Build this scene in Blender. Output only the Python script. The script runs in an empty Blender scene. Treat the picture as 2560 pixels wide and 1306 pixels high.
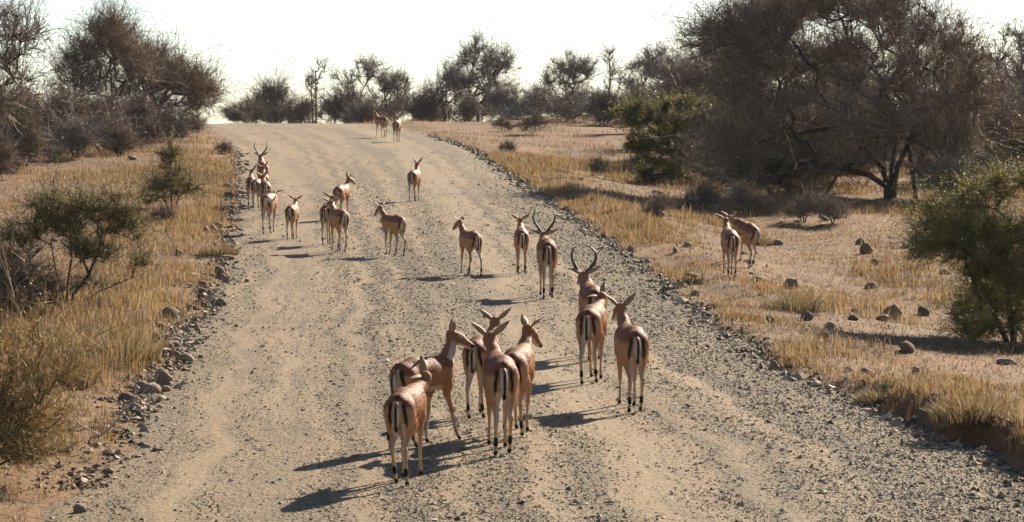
import bpy, math, random
import numpy as np
from mathutils import Vector, Matrix

S = bpy.context.scene
COL = S.collection

# ------------------------------------------------------------------ camera, sky, sun, exposure
CAMZ = 4.08
FPX = 7500.0                                   # focal length in photograph pixels (2560 wide)
K = FPX/3911.0                                  # depth stretch of the long lens
PITCH = math.atan(233/FPX)
cam_d = bpy.data.cameras.new('camera')
cam = bpy.data.objects.new('camera', cam_d); COL.objects.link(cam)
cam_d.sensor_width = 36.0; cam_d.lens = 36.0 * FPX / 2560.0
cam_d.clip_start = 0.1; cam_d.clip_end = 3000
cam.location = (0, 0, CAMZ); cam.rotation_euler = (math.pi/2 - PITCH, 0, 0)
S.camera = cam

SUN_EL = math.radians(29); SUN_AZ = math.radians(34)       # azimuth from +Y (ahead) towards +X
w = bpy.data.worlds.new('World'); S.world = w; w.use_nodes = True
nt = w.node_tree; nt.nodes.clear()
sky = nt.nodes.new('ShaderNodeTexSky'); sky.sky_type = 'NISHITA'; sky.sun_disc = False
sky.sun_elevation = SUN_EL; sky.sun_rotation = SUN_AZ
sky.air_density = 0.80; sky.dust_density = 0.5; sky.ozone_density = 1.0; sky.altitude = 0
bg = nt.nodes.new('ShaderNodeBackground'); bg.inputs['Strength'].default_value = 0.050
out = nt.nodes.new('ShaderNodeOutputWorld')
nt.links.new(sky.outputs[0], bg.inputs[0]); nt.links.new(bg.outputs[0], out.inputs[0])
sd = bpy.data.lights.new('sun', 'SUN'); sd.energy = 5.0; sd.angle = math.radians(0.5); sd.color = (1.0, 0.88, 0.71)
sun = bpy.data.objects.new('sun', sd); COL.objects.link(sun)
sv = Vector((math.sin(SUN_AZ)*math.cos(SUN_EL), math.cos(SUN_AZ)*math.cos(SUN_EL), math.sin(SUN_EL)))
sun.rotation_euler = sv.to_track_quat('Z', 'Y').to_euler(); sun.location = (30, 30, 40)
S.view_settings.view_transform = 'Standard'; S.view_settings.look = 'None'
S.view_settings.exposure = 1.58; S.view_settings.gamma = 1.0

# ------------------------------------------------------------------ land form
def sstep(a, b, x):
    t = np.clip((np.asarray(x, float) - a)/(b - a), 0, 1); return t*t*(3 - 2*t)
_RY = [-80, 5, 13, 15, 17.4, 19.1, 20.5, 24.3, 30.3, 38, 50.6, 65, 74, 82.7, 92, 105, 140, 250]
_RX = [12, 6.6, 5.35, 4.92, 4.4, 3.72, 3.4, 2.98, 2.48, 1.57, .13, -1.66, -3.6, -6.1, -9.5, -16, -40, -140]
_LY = [-80, 5, 13, 15, 17.2, 21.9, 27.7, 33, 42.5, 62.5, 75, 84, 92, 105, 140, 250]
_LX = [-6, -3.9, -3.95, -4.02, -4.17, -4.65, -5.15, -6.0, -7.4, -11, -13.9, -16.9, -20.5, -28, -55, -160]
_RY = [v*K for v in _RY]; _LY = [v*K for v in _LY]
_ty = np.arange(-150, 480, .25)
def _smooth(a, n):
    k = np.ones(n)/n; p = np.pad(a, n, mode='edge'); return np.convolve(p, k, 'same')[n:-n]
_tr = _smooth(np.interp(_ty, _RY, _RX), 21); _tl = _smooth(np.interp(_ty, _LY, _LX), 31)
_tr = _tr + .10*np.sin(_ty*1.1) + .07*np.sin(_ty*2.9 + 1); _tl = _tl + .12*np.sin(_ty*.8 + 2) + .08*np.sin(_ty*2.3)
def r_edge(y): return np.interp(y, _ty, _tr)
def l_edge(y): return np.interp(y, _ty, _tl)
SL = math.tan(math.atan(527/FPX) - PITCH)
def plane(x, y):
    x = np.asarray(x, float); y = np.asarray(y, float)
    c = (84 + 11*sstep(-5, 6, x))*K
    W = 17*K; k = .004/K/K
    d = np.clip(y - c, 0, W)
    return SL*y - k*d*d - (y - c - W).clip(0, None)*2*k*W + (y - c - W - 130*K).clip(0, None)*(2*k*W - SL)
def road_u(x, y):
    l = l_edge(y); r = r_edge(y); return (np.asarray(x, float) - l)/(r - l)
def lump(x, y):
    return (.05*np.sin(x*.9 + 1.3*np.sin(y*.31)) + .05*np.sin(y*.7 + 1.1*np.sin(x*.43) + 2)
            + .022*np.sin(x*2.3 + y*1.7) + .02*np.sin(y*2.9 - x*1.4 + 1))
def ground(x, y):
    x = np.asarray(x, float); y = np.asarray(y, float)
    z = plane(x, y); yk = y/K
    ro = x - r_edge(y); lo = l_edge(y) - x
    o = np.maximum(ro, lo)
    near = 1 - sstep(16.5, 20, yk)
    lip = (.26*near + .06)*sstep(.04, .22, ro)*(1 - .6*sstep(.8, 3.0, ro))
    dip = -.50*sstep(.6, 5.0, ro)*(1 - sstep(60, 92, yk))*sstep(14, 24, yk)
    ditch = -.10*np.exp(-((ro - .55)/.4)**2)*sstep(22, 28, yk)
    left = .10*sstep(.2, 1.2, lo) + .12*sstep(2, 9, lo)
    big = 1.2*sstep(14, 60, ro)*(1-sstep(60, 120, yk)) + .9*sstep(14, 60, lo)
    return z + np.where(o > -.1, lip + dip + ditch + left + big + lump(x, y)*sstep(0, 1.0, o), 0) - .05*(1 - sstep(-.12, .08, o))
def road_z(x, y):
    u = np.clip(road_u(x, y), 0, 1)
    return plane(x, y) + .06*(1 - (2*u - 1)**2)*(1 - sstep(80*K, 92*K, y)*.5) - .012*np.exp(-((u-.21)/.05)**2) - .012*np.exp(-((u-.64)/.05)**2)
def surf(x, y):
    u = road_u(x, y)
    return np.where((u > 0) & (u < 1), road_z(x, y), ground(x, y))
_cp, _sp = math.cos(PITCH), math.sin(PITCH)
def ray(px, py):
    a = (px - 1280)/FPX; b = (653 - py)/FPX
    return np.array([a, _cp + b*_sp, b*_cp - _sp])
def spot(px, py):
    """where the line of sight through a point of the photograph meets the land"""
    d = ray(px, py); t = np.arange(18, 230, .03)
    x = d[0]*t; y = d[1]*t; z = CAMZ + d[2]*t
    below = z < surf(x, y)
    i = int(np.argmax(below)) if below.any() else len(t) - 1
    return float(x[i]), float(y[i])
def at_depth(px, y): return (px - 1280)/FPX*(y*_cp + 0.0)
def tall(py_top, x, y):
    """how tall a thing standing at x, y is whose top shows at that height in the photograph"""
    b = (653 - py_top)/FPX
    k = (b*_cp - _sp)/(_cp + b*_sp)
    return CAMZ + k*y - float(surf(x, y))

# ------------------------------------------------------------------ mesh helpers
def mk_mesh(name, V, F, col=None, smooth=False, extra=None):
    """V (n,3); F (m,3) or (m,4) or a list of such arrays; col (n,3) colours per vertex"""
    V = np.ascontiguousarray(V, np.float32)
    Fs = F if isinstance(F, list) else [F]
    Fs = [np.asarray(f, np.int32) for f in Fs if len(f)]
    me = bpy.data.meshes.new(name)
    me.vertices.add(len(V)); me.vertices.foreach_set('co', V.ravel())
    nl = sum(f.size for f in Fs); me.loops.add(nl)
    me.loops.foreach_set('vertex_index', np.concatenate([f.ravel() for f in Fs]))
    starts = []; o = 0
    for f in Fs:
        starts.append(o + np.arange(len(f))*f.shape[1]); o += f.size
    st = np.concatenate(starts).astype(np.int32)
    me.polygons.add(len(st)); me.polygons.foreach_set('loop_start', st)
    if smooth: me.polygons.foreach_set('use_smooth', np.ones(len(st), bool))
    else: me.polygons.foreach_set('use_smooth', np.zeros(len(st), bool))
    me.update(calc_edges=True)
    if col is not None:
        a = me.attributes.new('tint', 'FLOAT_COLOR', 'POINT')
        c = np.ones((len(V), 4), np.float32); c[:, :3] = np.asarray(col)*.82; a.data.foreach_set('color', c.ravel())
    for k, arr in (extra or {}).items():
        a = me.attributes.new(k, 'FLOAT', 'POINT'); a.data.foreach_set('value', np.asarray(arr, np.float32))
    me.validate()
    return me
def link(name, me, mat=None, parent=None, **props):
    o = bpy.data.objects.new(name, me); COL.objects.link(o)
    if mat and me is not None and not me.materials: me.materials.append(mat)
    if parent: o.parent = parent
    for k, v in props.items(): o[k] = v
    return o
def frames(D):
    D = D/np.maximum(np.linalg.norm(D, axis=1, keepdims=True), 1e-9)
    ref = np.where(np.abs(D[:, 2:3]) < .9, np.array([[0, 0, 1.]]), np.array([[1., 0, 0]]))
    U = np.cross(D, ref); U /= np.maximum(np.linalg.norm(U, axis=1, keepdims=True), 1e-9)
    return U, np.cross(D, U)
def cones(B, T, r):
    """three sided spikes, one per row"""
    n = len(B); U, W = frames(T - B); r = np.asarray(r).reshape(-1, 1)*np.ones((n, 1))
    V = np.empty((n, 4, 3))
    for k in range(3):
        a = 2*math.pi*k/3; V[:, k] = B + r*(math.cos(a)*U + math.sin(a)*W)
    V[:, 3] = T
    i = np.arange(n)[:, None]*4
    F = np.stack([i + [[0, 1, 3]], i + [[1, 2, 3]], i + [[2, 0, 3]]], 1).reshape(-1, 3)
    return V.reshape(-1, 3), F
def tubes(A, B, ra, rb, sides=5):
    n = len(A); U, W = frames(B - A); V = np.empty((n, 2*sides, 3))
    for k in range(sides):
        a = 2*math.pi*k/sides; d = math.cos(a)*U + math.sin(a)*W
        V[:, k] = A + d*ra.reshape(-1, 1); V[:, sides + k] = B + d*rb.reshape(-1, 1)
    i = np.arange(n)[:, None]*(2*sides)
    F = []
    for k in range(sides):
        k2 = (k + 1) % sides
        F.append(i + [[k, k2, sides + k2, sides + k]])
    return V.reshape(-1, 3), np.stack(F, 1).reshape(-1, 4)
def loft(path, radii, sides=8, cap=True, flat=1.0):
    """one smooth tube through the points of path"""
    P = np.array(path, float); n = len(P); T = np.gradient(P, axis=0)
    U, W = frames(T)
    for i in range(1, n):                                   # keep the frame from twisting
        u = U[i-1] - T[i]*np.dot(U[i-1], T[i])/np.dot(T[i], T[i]); U[i] = u/np.linalg.norm(u)
        W[i] = np.cross(T[i]/np.linalg.norm(T[i]), U[i])
    V = []
    for k in range(sides):
        a = 2*math.pi*k/sides
        V.append(P + np.array(radii)[:, None]*(math.cos(a)*U + flat*math.sin(a)*W))
    V = np.stack(V, 1).reshape(-1, 3)
    F = [[i*sides + k, i*sides + (k+1) % sides, (i+1)*sides + (k+1) % sides, (i+1)*sides + k] for i in range(n-1) for k in range(sides)]
    V = np.vstack([V, P[0], P[-1]])
    F3 = [[(k+1) % sides, k, n*sides] for k in range(sides)] + [[(n-1)*sides + k, (n-1)*sides + (k+1) % sides, n*sides + 1] for k in range(sides)]
    return V, [np.array(F), np.array(F3)]

# ------------------------------------------------------------------ materials
def new_mat(name):
    m = bpy.data.materials.new(name); m.use_nodes = True
    t = m.node_tree; p = t.nodes['Principled BSDF']; p.inputs['Roughness'].default_value = .9
    p.inputs['Specular IOR Level'].default_value = .2
    return m, t, p
def N(t, kind, **kw):
    n = t.nodes.new(kind)
    for k, v in kw.items():
        if k in n.inputs.keys(): n.inputs[k].default_value = v
        else: setattr(n, k, v)
    return n
def ramp(t, fac, stops):
    r = t.nodes.new('ShaderNodeValToRGB'); e = r.color_ramp.elements
    while len(e) < len(stops): e.new(.5)
    for i, (p, c) in enumerate(stops): e[i].position = p; e[i].color = (*c, 1)
    t.links.new(fac, r.inputs[0]); return r.outputs[0]
def mix(t, fac, a, b, blend='MIX'):
    m = t.nodes.new('ShaderNodeMix'); m.data_type = 'RGBA'; m.blend_type = blend
    for s, v in ((m.inputs[0], fac), (m.inputs[6], a), (m.inputs[7], b)):
        if isinstance(v, (int, float)): s.default_value = v
        elif isinstance(v, tuple): s.default_value = (*v, 1)
        else: t.links.new(v, s)
    return m.outputs[2]
def math_n(t, op, a, b=None, clamp=False):
    m = t.nodes.new('ShaderNodeMath'); m.operation = op; m.use_clamp = clamp
    for i, v in enumerate((a, b)):
        if v is None: continue
        if isinstance(v, (int, float)): m.inputs[i].default_value = v
        else: t.links.new(v, m.inputs[i])
    return m.outputs[0]
def noise(t, vec, scale, detail=4, rough=.55):
    n = N(t, 'ShaderNodeTexNoise', Scale=scale, Detail=detail, Roughness=rough)
    if vec is not None: t.links.new(vec, n.inputs['Vector'])
    return n.outputs['Fac']
def bump(t, p, h, strength, dist):
    b = N(t, 'ShaderNodeBump', Strength=strength, Distance=dist)
    t.links.new(h, b.inputs['Height']); t.links.new(b.outputs[0], p.inputs['Normal'])

def tint_mat(name, rough=.9, spec=.15, translucent=0.0, mottled=0.0, scale=20):
    m, t, p = new_mat(name)
    a = N(t, 'ShaderNodeAttribute', attribute_name='tint')
    c = a.outputs['Color']
    if mottled:
        g = t.nodes.new('ShaderNodeTexCoord')
        f = noise(t, g.outputs['Object'], scale, 3)
        k = ramp(t, f, [(.3, (1-mottled,)*3), (.7, (1+mottled,)*3)])
        c = mix(t, 1.0, c, k, 'MULTIPLY')
    t.links.new(c, p.inputs['Base Color'])
    p.inputs['Roughness'].default_value = rough; p.inputs['Specular IOR Level'].default_value = spec
    if translucent:
        tr = t.nodes.new('ShaderNodeBsdfTranslucent'); t.links.new(c, tr.inputs[0])
        mx = N(t, 'ShaderNodeMixShader', Fac=translucent)
        t.links.new(p.outputs[0], mx.inputs[1]); t.links.new(tr.outputs[0], mx.inputs[2])
        t.links.new(mx.outputs[0], t.nodes['Material Output'].inputs['Surface'])
    return m
M_twig = tint_mat('dry_twigs', .75, .25)
M_leaf = tint_mat('small_leaves', .6, .3, translucent=.35)
M_grass = tint_mat('dry_grass', .7, .3, translucent=.38)
M_gravel = tint_mat('gravel_chips', .85, .2)
M_hair = tint_mat('coat_hair', .5, .35)
M_horn = tint_mat('ridged_horn', .5, .4)

m, t, p = new_mat('rough_bark'); M_bark = m
g = t.nodes.new('ShaderNodeTexCoord')
f = noise(t, g.outputs['Object'], 9, 5)
t.links.new(ramp(t, f, [(.3, (0.025, 0.020, 0.016)), (.55, (0.057, 0.047, 0.039)), (.75, (0.115, 0.094, 0.078))]), p.inputs['Base Color'])
bump(t, p, f, .6, .03)

m, t, p = new_mat('short_fur'); M_fur = m
a = N(t, 'ShaderNodeAttribute', attribute_name='tint')
g = t.nodes.new('ShaderNodeTexCoord')
f = noise(t, g.outputs['Object'], 14, 5); f2 = noise(t, g.outputs['Object'], 130, 2)
k = ramp(t, f, [(.3, (.82, .80, .78)), (.7, (1.1, 1.08, 1.05))])
t.links.new(mix(t, 1.0, a.outputs['Color'], k, 'MULTIPLY'), p.inputs['Base Color'])
p.inputs['Roughness'].default_value = .6; p.inputs['Specular IOR Level'].default_value = .2
p.inputs['Sheen Weight'].default_value = .06; p.inputs['Sheen Tint'].default_value = (1, .75, .5, 1); p.inputs['Sheen Roughness'].default_value = .4
bump(t, p, math_n(t, 'ADD', f2, math_n(t, 'MULTIPLY', noise(t, g.outputs['Object'], 9, 3), 1.5)), .45, .012)

m, t, p = new_mat('eye_dark'); M_eye = m
p.inputs['Base Color'].default_value = (.012, .008, .006, 1); p.inputs['Roughness'].default_value = .12; p.inputs['Specular IOR Level'].default_value = .5

m, t, p = new_mat('field_stone'); M_stone = m
g = t.nodes.new('ShaderNodeTexCoord'); oi = t.nodes.new('ShaderNodeObjectInfo')
c = ramp(t, oi.outputs['Random'], [(0, (0.190, 0.121, 0.082)), (.3, (0.276, 0.203, 0.144)), (.55, (0.164, 0.125, 0.095)), (.8, (0.328, 0.256, 0.187)), (1, (0.223, 0.151, 0.108))])
f = noise(t, g.outputs['Object'], 5, 6, .65); f2 = noise(t, g.outputs['Object'], 28, 4)
k = ramp(t, f, [(.3, (.62, .60, .58)), (.7, (1.2, 1.18, 1.12))])
t.links.new(mix(t, 1.0, c, k, 'MULTIPLY'), p.inputs['Base Color'])
bump(t, p, f2, .5, .06)

# ground: pale soil, straw litter, grey gravelly patches
m, t, p = new_mat('dry_ground'); M_ground = m
g = t.nodes.new('ShaderNodeTexCoord'); V = g.outputs['Object']
f1 = noise(t, V, .55, 5, .6); f2 = noise(t, V, 4.5, 5, .65); f3 = noise(t, V, 26, 4, .7); f4 = noise(t, V, .12, 3)
c = ramp(t, f1, [(.30, (.088, .042, .016)), (.45, (.145, .074, .030)), (.60, (.190, .106, .048)), (.75, (.115, .068, .034))])
c = mix(t, .75, c, ramp(t, f2, [(.28, (.38, .33, .29)), (.5, (.9, .88, .86)), (.72, (1.35, 1.28, 1.15))]), 'MULTIPLY')
c = mix(t, .85, c, ramp(t, f3, [(.30, (.34, .31, .28)), (.5, (1, 1, 1)), (.72, (1.5, 1.42, 1.25))]), 'MULTIPLY')
c = mix(t, ramp(t, f4, [(.42, (0, 0, 0)), (.62, (.55, .55, .55))]), c, (.128, .085, .054))
t.links.new(c, p.inputs['Base Color'])
h = math_n(t, 'ADD', math_n(t, 'MULTIPLY', f2, .7), math_n(t, 'MULTIPLY', f3, .4))
bump(t, p, h, .9, .08)

# road: grey gravel with dusty wheel tracks running along it
m, t, p = new_mat('gravel_road'); M_road = m
au = N(t, 'ShaderNodeAttribute', attribute_name='across').outputs['Fac']
al = N(t, 'ShaderNodeAttribute', attribute_name='along').outputs['Fac']
g = t.nodes.new('ShaderNodeTexCoord'); V = g.outputs['Object']
cx = t.nodes.new('ShaderNodeCombineXYZ')
t.links.new(math_n(t, 'MULTIPLY', au, 22.0), cx.inputs[0]); t.links.new(math_n(t, 'MULTIPLY', al, .045), cx.inputs[1])
streak = noise(t, cx.outputs[0], 1.0, 5, .62)
cx2 = t.nodes.new('ShaderNodeCombineXYZ')
t.links.new(math_n(t, 'MULTIPLY', au, 60.0), cx2.inputs[0]); t.links.new(math_n(t, 'MULTIPLY', al, .09), cx2.inputs[1])
fine = noise(t, cx2.outputs[0], 1.0, 4, .6)
patch = noise(t, V, .45, 5, .62)
grit = noise(t, V, 34, 3, .75); grit2 = noise(t, V, 11, 3, .7)
vor = N(t, 'ShaderNodeTexVoronoi', Scale=30.0); t.links.new(V, vor.inputs['Vector'])
vor2 = N(t, 'ShaderNodeTexVoronoi', Scale=13.0); t.links.new(V, vor2.inputs['Vector'])
def band(c0, wd):
    d = math_n(t, 'SUBTRACT', au, c0); d = math_n(t, 'DIVIDE', d, wd); d = math_n(t, 'MULTIPLY', d, d)
    return math_n(t, 'POWER', 2.718, math_n(t, 'MULTIPLY', d, -1.0))
drift = math_n(t, 'ADD', math_n(t, 'MULTIPLY', al, .0024/K), .56)
d = math_n(t, 'SUBTRACT', au, drift); d = math_n(t, 'DIVIDE', d, .055); d = math_n(t, 'MULTIPLY', d, d)
trackb = math_n(t, 'POWER', 2.718, math_n(t, 'MULTIPLY', d, -1.0))
tracks = math_n(t, 'ADD', math_n(t, 'MULTIPLY', band(.20, .06), .75), math_n(t, 'MULTIPLY', trackb, .9))
tracks = math_n(t, 'ADD', tracks, math_n(t, 'MULTIPLY', band(.04, .07), .5))
for c0_ in (.12, .31, .385, .49, .71, .79):
    tracks = math_n(t, 'ADD', tracks, math_n(t, 'MULTIPLY', band(c0_, .020), .8))
tracks = math_n(t, 'MULTIPLY', tracks, ramp(t, patch, [(.36, (.25,)*3), (.55, (1.0,)*3)]))
dust = math_n(t, 'ADD', math_n(t, 'MULTIPLY', ramp(t, streak, [(.45, (0,)*3), (.60, (1,)*3)]), .75), tracks, True)
dust = math_n(t, 'MULTIPLY', dust, ramp(t, fine, [(.25, (.55,)*3), (.6, (1,)*3)]), True)
base = ramp(t, grit, [(.30, (.050, .039, .026)), (.5, (.132, .104, .071)), (.70, (.250, .204, .145))])
cell = ramp(t, vor.outputs['Color'], [(.1, (.50, .48, .47)), (.5, (1.0, .98, .95)), (.9, (1.45, 1.38, 1.28))])
base = mix(t, .8, base, cell, 'MULTIPLY')
sand = ramp(t, grit2, [(.3, (.160, .111, .063)), (.6, (.228, .163, .097)), (.8, (.262, .197, .124))])
c = mix(t, math_n(t, 'MULTIPLY', dust, .85), base, sand)
t.links.new(c, p.inputs['Base Color'])
h = math_n(t, 'SUBTRACT', math_n(t, 'MULTIPLY', grit, .8), math_n(t, 'MULTIPLY', vor2.outputs['Distance'], .6))
h = math_n(t, 'SUBTRACT', h, math_n(t, 'MULTIPLY', vor.outputs['Distance'], .5))
h = math_n(t, 'MULTIPLY', h, math_n(t, 'SUBTRACT', 1.1, math_n(t, 'MULTIPLY', dust, .8)))
bump(t, p, h, 1.0, .035)

# ------------------------------------------------------------------ ground and road sheets
def sheet(name, xs, ys, fz, mat, **props):
    X, Y = np.meshgrid(xs, ys); Z = fz(X, Y)
    V = np.stack([X, Y, Z], -1).reshape(-1, 3); nx = len(xs)
    i = np.arange(len(ys)-1)[:, None]*nx + np.arange(nx-1)[None, :]
    F = np.stack([i, i+1, i+nx+1, i+nx], -1).reshape(-1, 4)
    return link(name, mk_mesh(name, V, F, smooth=True), mat, **props)
xs = np.concatenate([-np.geomspace(30, 500, 22)[::-1], np.arange(-29.6, 2.4, .36), np.arange(2.5, 7.4, .13), np.arange(7.6, 30, .38), np.geomspace(30, 500, 22)])
ys = np.concatenate([np.linspace(-120, 8, 14), np.arange(8.6, 110, .45), np.arange(110, 240, 1.2), np.geomspace(241, 1100, 24)])
sheet('ground', xs, ys, ground, M_ground, kind='structure')
us = np.linspace(-.012, 1.012, 44); ya = np.concatenate([np.arange(-20, 8, 1.0), np.arange(8, 240, .4)])
U, Y = np.meshgrid(us, ya); LX = l_edge(Y); RX = r_edge(Y); X = LX + U*(RX - LX)
Z = road_z(X, Y) - .06*((U < 0) | (U > 1))
V_ = np.stack([X, Y, Z], -1).reshape(-1, 3); nx = len(us)
i = np.arange(len(ya)-1)[:, None]*nx + np.arange(nx-1)[None, :]
F_ = np.stack([i, i+1, i+nx+1, i+nx], -1).reshape(-1, 4)
link('gravel_road', mk_mesh('gravel_road', V_, F_, smooth=True, extra={'across': U.ravel(), 'along': Y.ravel()}), M_road, kind='structure')

# thin dry haze round camera and land
hv = np.array([(x_, y_, z_) for x_ in (-505, 505) for y_ in (-125, 1105) for z_ in (float(min(v.co.z for v in bpy.data.objects['ground'].data.vertices)) - 1, 22.0)])
hm = bpy.data.materials.new('haze'); hm.use_nodes = True; ht = hm.node_tree; ht.nodes.clear()
vol = ht.nodes.new('ShaderNodeVolumePrincipled'); vol.inputs['Density'].default_value = .00005
vol.inputs['Color'].default_value = (.88, .92, 1, 1); vol.inputs['Anisotropy'].default_value = .3
ht.links.new(vol.outputs[0], ht.nodes.new('ShaderNodeOutputMaterial').inputs['Volume'])
link('haze', mk_mesh('haze', hv, np.array([[0, 1, 3, 2], [4, 6, 7, 5], [0, 4, 5, 1], [2, 3, 7, 6], [0, 2, 6, 4], [1, 5, 7, 3]])), hm, kind='stuff', label='thin dry haze over the slope')

# ------------------------------------------------------------------ loose gravel on the road
def value_noise(x, y, s, seed):
    r = np.random.default_rng(seed); T = r.random((64, 64))
    x = x*s; y = y*s; xi = np.floor(x).astype(int); yi = np.floor(y).astype(int); fx = x - xi; fy = y - yi
    fx = fx*fx*(3-2*fx); fy = fy*fy*(3-2*fy)
    a = T[xi % 64, yi % 64]; b = T[(xi+1) % 64, yi % 64]; c_ = T[xi % 64, (yi+1) % 64]; d_ = T[(xi+1) % 64, (yi+1) % 64]
    return (a*(1-fx) + b*fx)*(1-fy) + (c_*(1-fx) + d_*fx)*fy
rng = np.random.default_rng(5)
def chips(P, size, cols, rng, nf=8):
    """angular eight-faced pebbles"""
    n = len(P)
    base = np.array([[1, 0, 0], [0, 1, 0], [-1, 0, 0], [0, -1, 0], [0, 0, 1], [0, 0, -1]], float)
    V = base[None] + rng.normal(0, .28, (n, 6, 3))
    V *= np.stack([rng.uniform(.7, 1.5, n), rng.uniform(.6, 1.0, n), rng.uniform(.40, .75, n)], 1)[:, None, :]
    a = rng.uniform(0, 6.283, n); ca, sa = np.cos(a)[:, None], np.sin(a)[:, None]
    x = V[..., 0]*ca - V[..., 1]*sa; y = V[..., 0]*sa + V[..., 1]*ca
    V = np.stack([x, y, V[..., 2]], -1)*size[:, None, None] + P[:, None, :]
    f = np.array([[0, 1, 4], [1, 2, 4], [2, 3, 4], [3, 0, 4], [1, 0, 5], [2, 1, 5], [3, 2, 5], [0, 3, 5]])[:nf]
    F = (np.arange(n)[:, None, None]*6 + f[None]).reshape(-1, 3)
    return V.reshape(-1, 3), F, np.repeat(cols, 6, axis=0)
n = 560000
y = K*(12.2 + 50*rng.random(n)**1.9)
u = rng.random(n); x = l_edge(y) + u*(r_edge(y) - l_edge(y))
trk = .56 + .0024*y/K
keep = .80 + .30*sstep(.70, .86, u) + .35*np.exp(-((u-.42)/.10)**2) - .75*np.exp(-((u-trk)/.05)**2) - .7*np.exp(-((u-.2)/.06)**2) - .4*np.exp(-((u-.05)/.07)**2)
for c0_ in (.12, .31, .385, .49, .71, .79): keep -= .75*np.exp(-((u - c0_ - .012*np.sin(y*.07 + c0_*30))/.020)**2)*sstep(.35, .6, value_noise(u*40, y*.05, 1.0, int(c0_*100)))
keep *= .72 + .40*sstep(.30, .70, value_noise(x, y*.55, 1.1, 3)*.6 + value_noise(x, y, 3.0, 4)*.4)
k = rng.random(n) < np.clip(keep, .03, 1)*.62*(1 - sstep(24, 58, y/K)*.97)
x, y, u = x[k], y[k], u[k]; n = len(x)
size = np.clip(rng.lognormal(math.log(.0080), .48, n), .005, .06)*(1 + .25*sstep(.70, .95, u))*(1 + .008*(y/K - 12))
z = road_z(x, y) + size*.22
pal = np.array([[.23, .184, .128], [.31, .254, .180], [.165, .126, .086], [.10, .078, .056], [.46, .395, .295], [.24, .165, .098]])
cols = pal[rng.choice(6, n, p=[.27, .24, .13, .09, .17, .10])]*rng.uniform(.8, 1.2, (n, 1))
V_, F_, C_ = chips(np.stack([x, y, z], 1), size, cols, rng, 4)
link('gravel', mk_mesh('gravel', V_, F_, C_), M_gravel, kind='stuff', label='loose grey and tan gravel chips scattered over the road')
print('gravel chips', n)

# ------------------------------------------------------------------ stones
def stone_mesh(seed, sub=2):
    import bmesh
    r = random.Random(seed); bm = bmesh.new(); bmesh.ops.create_icosphere(bm, subdivisions=sub, radius=1)
    ax = [(Vector((r.gauss(0, 1), r.gauss(0, 1), r.gauss(0, 1))).normalized(), r.uniform(.52, .88)) for _ in range(9)]
    ph = [r.uniform(0, 6) for _ in range(6)]
    for v in bm.verts:
        d = v.co.normalized(); s = 1.0
        for a, c0 in ax:
            q = d.dot(a)
            if q > c0*.8: s = min(s, c0*1.02/max(q, .1))
        s *= 1 + .05*math.sin(5*d.x + ph[0])*math.sin(4*d.y + ph[1]) + .03*math.sin(9*d.z + ph[2])
        v.co = d*s
    me = bpy.data.meshes.new('stone'); bm.to_mesh(me); bm.free()
    for p_ in me.polygons: p_.use_smooth = True
    me.materials.append(M_stone); return me
STONES = [stone_mesh(40 + i) for i in range(9)]
srnd = random.Random(11)
def stone(x, y, wd, ht, label, group=None, dp=None, rz=None, sink=.33, name='stone'):
    o = bpy.data.objects.new(name, srnd.choice(STONES)); COL.objects.link(o)
    o.scale = (wd/2, (dp or wd*srnd.uniform(.6, .95))/2, ht/2)
    o.rotation_euler = (srnd.uniform(-.15, .15), srnd.uniform(-.15, .15), srnd.uniform(-.6, .6) if rz is None else rz)
    o.location = (x, y, float(surf(x, y)) + ht*(.5 - sink))
    o['label'] = label; o['category'] = 'stone'
    if group: o['group'] = group
    return o
def stone_px(px, py, wpx, hpx, label, group=None, **kw):
    x, y = spot(px, py); s = y/FPX
    return stone(x, y, wpx*s*1.15, hpx*s*1.5, label, group, **kw)

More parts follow.
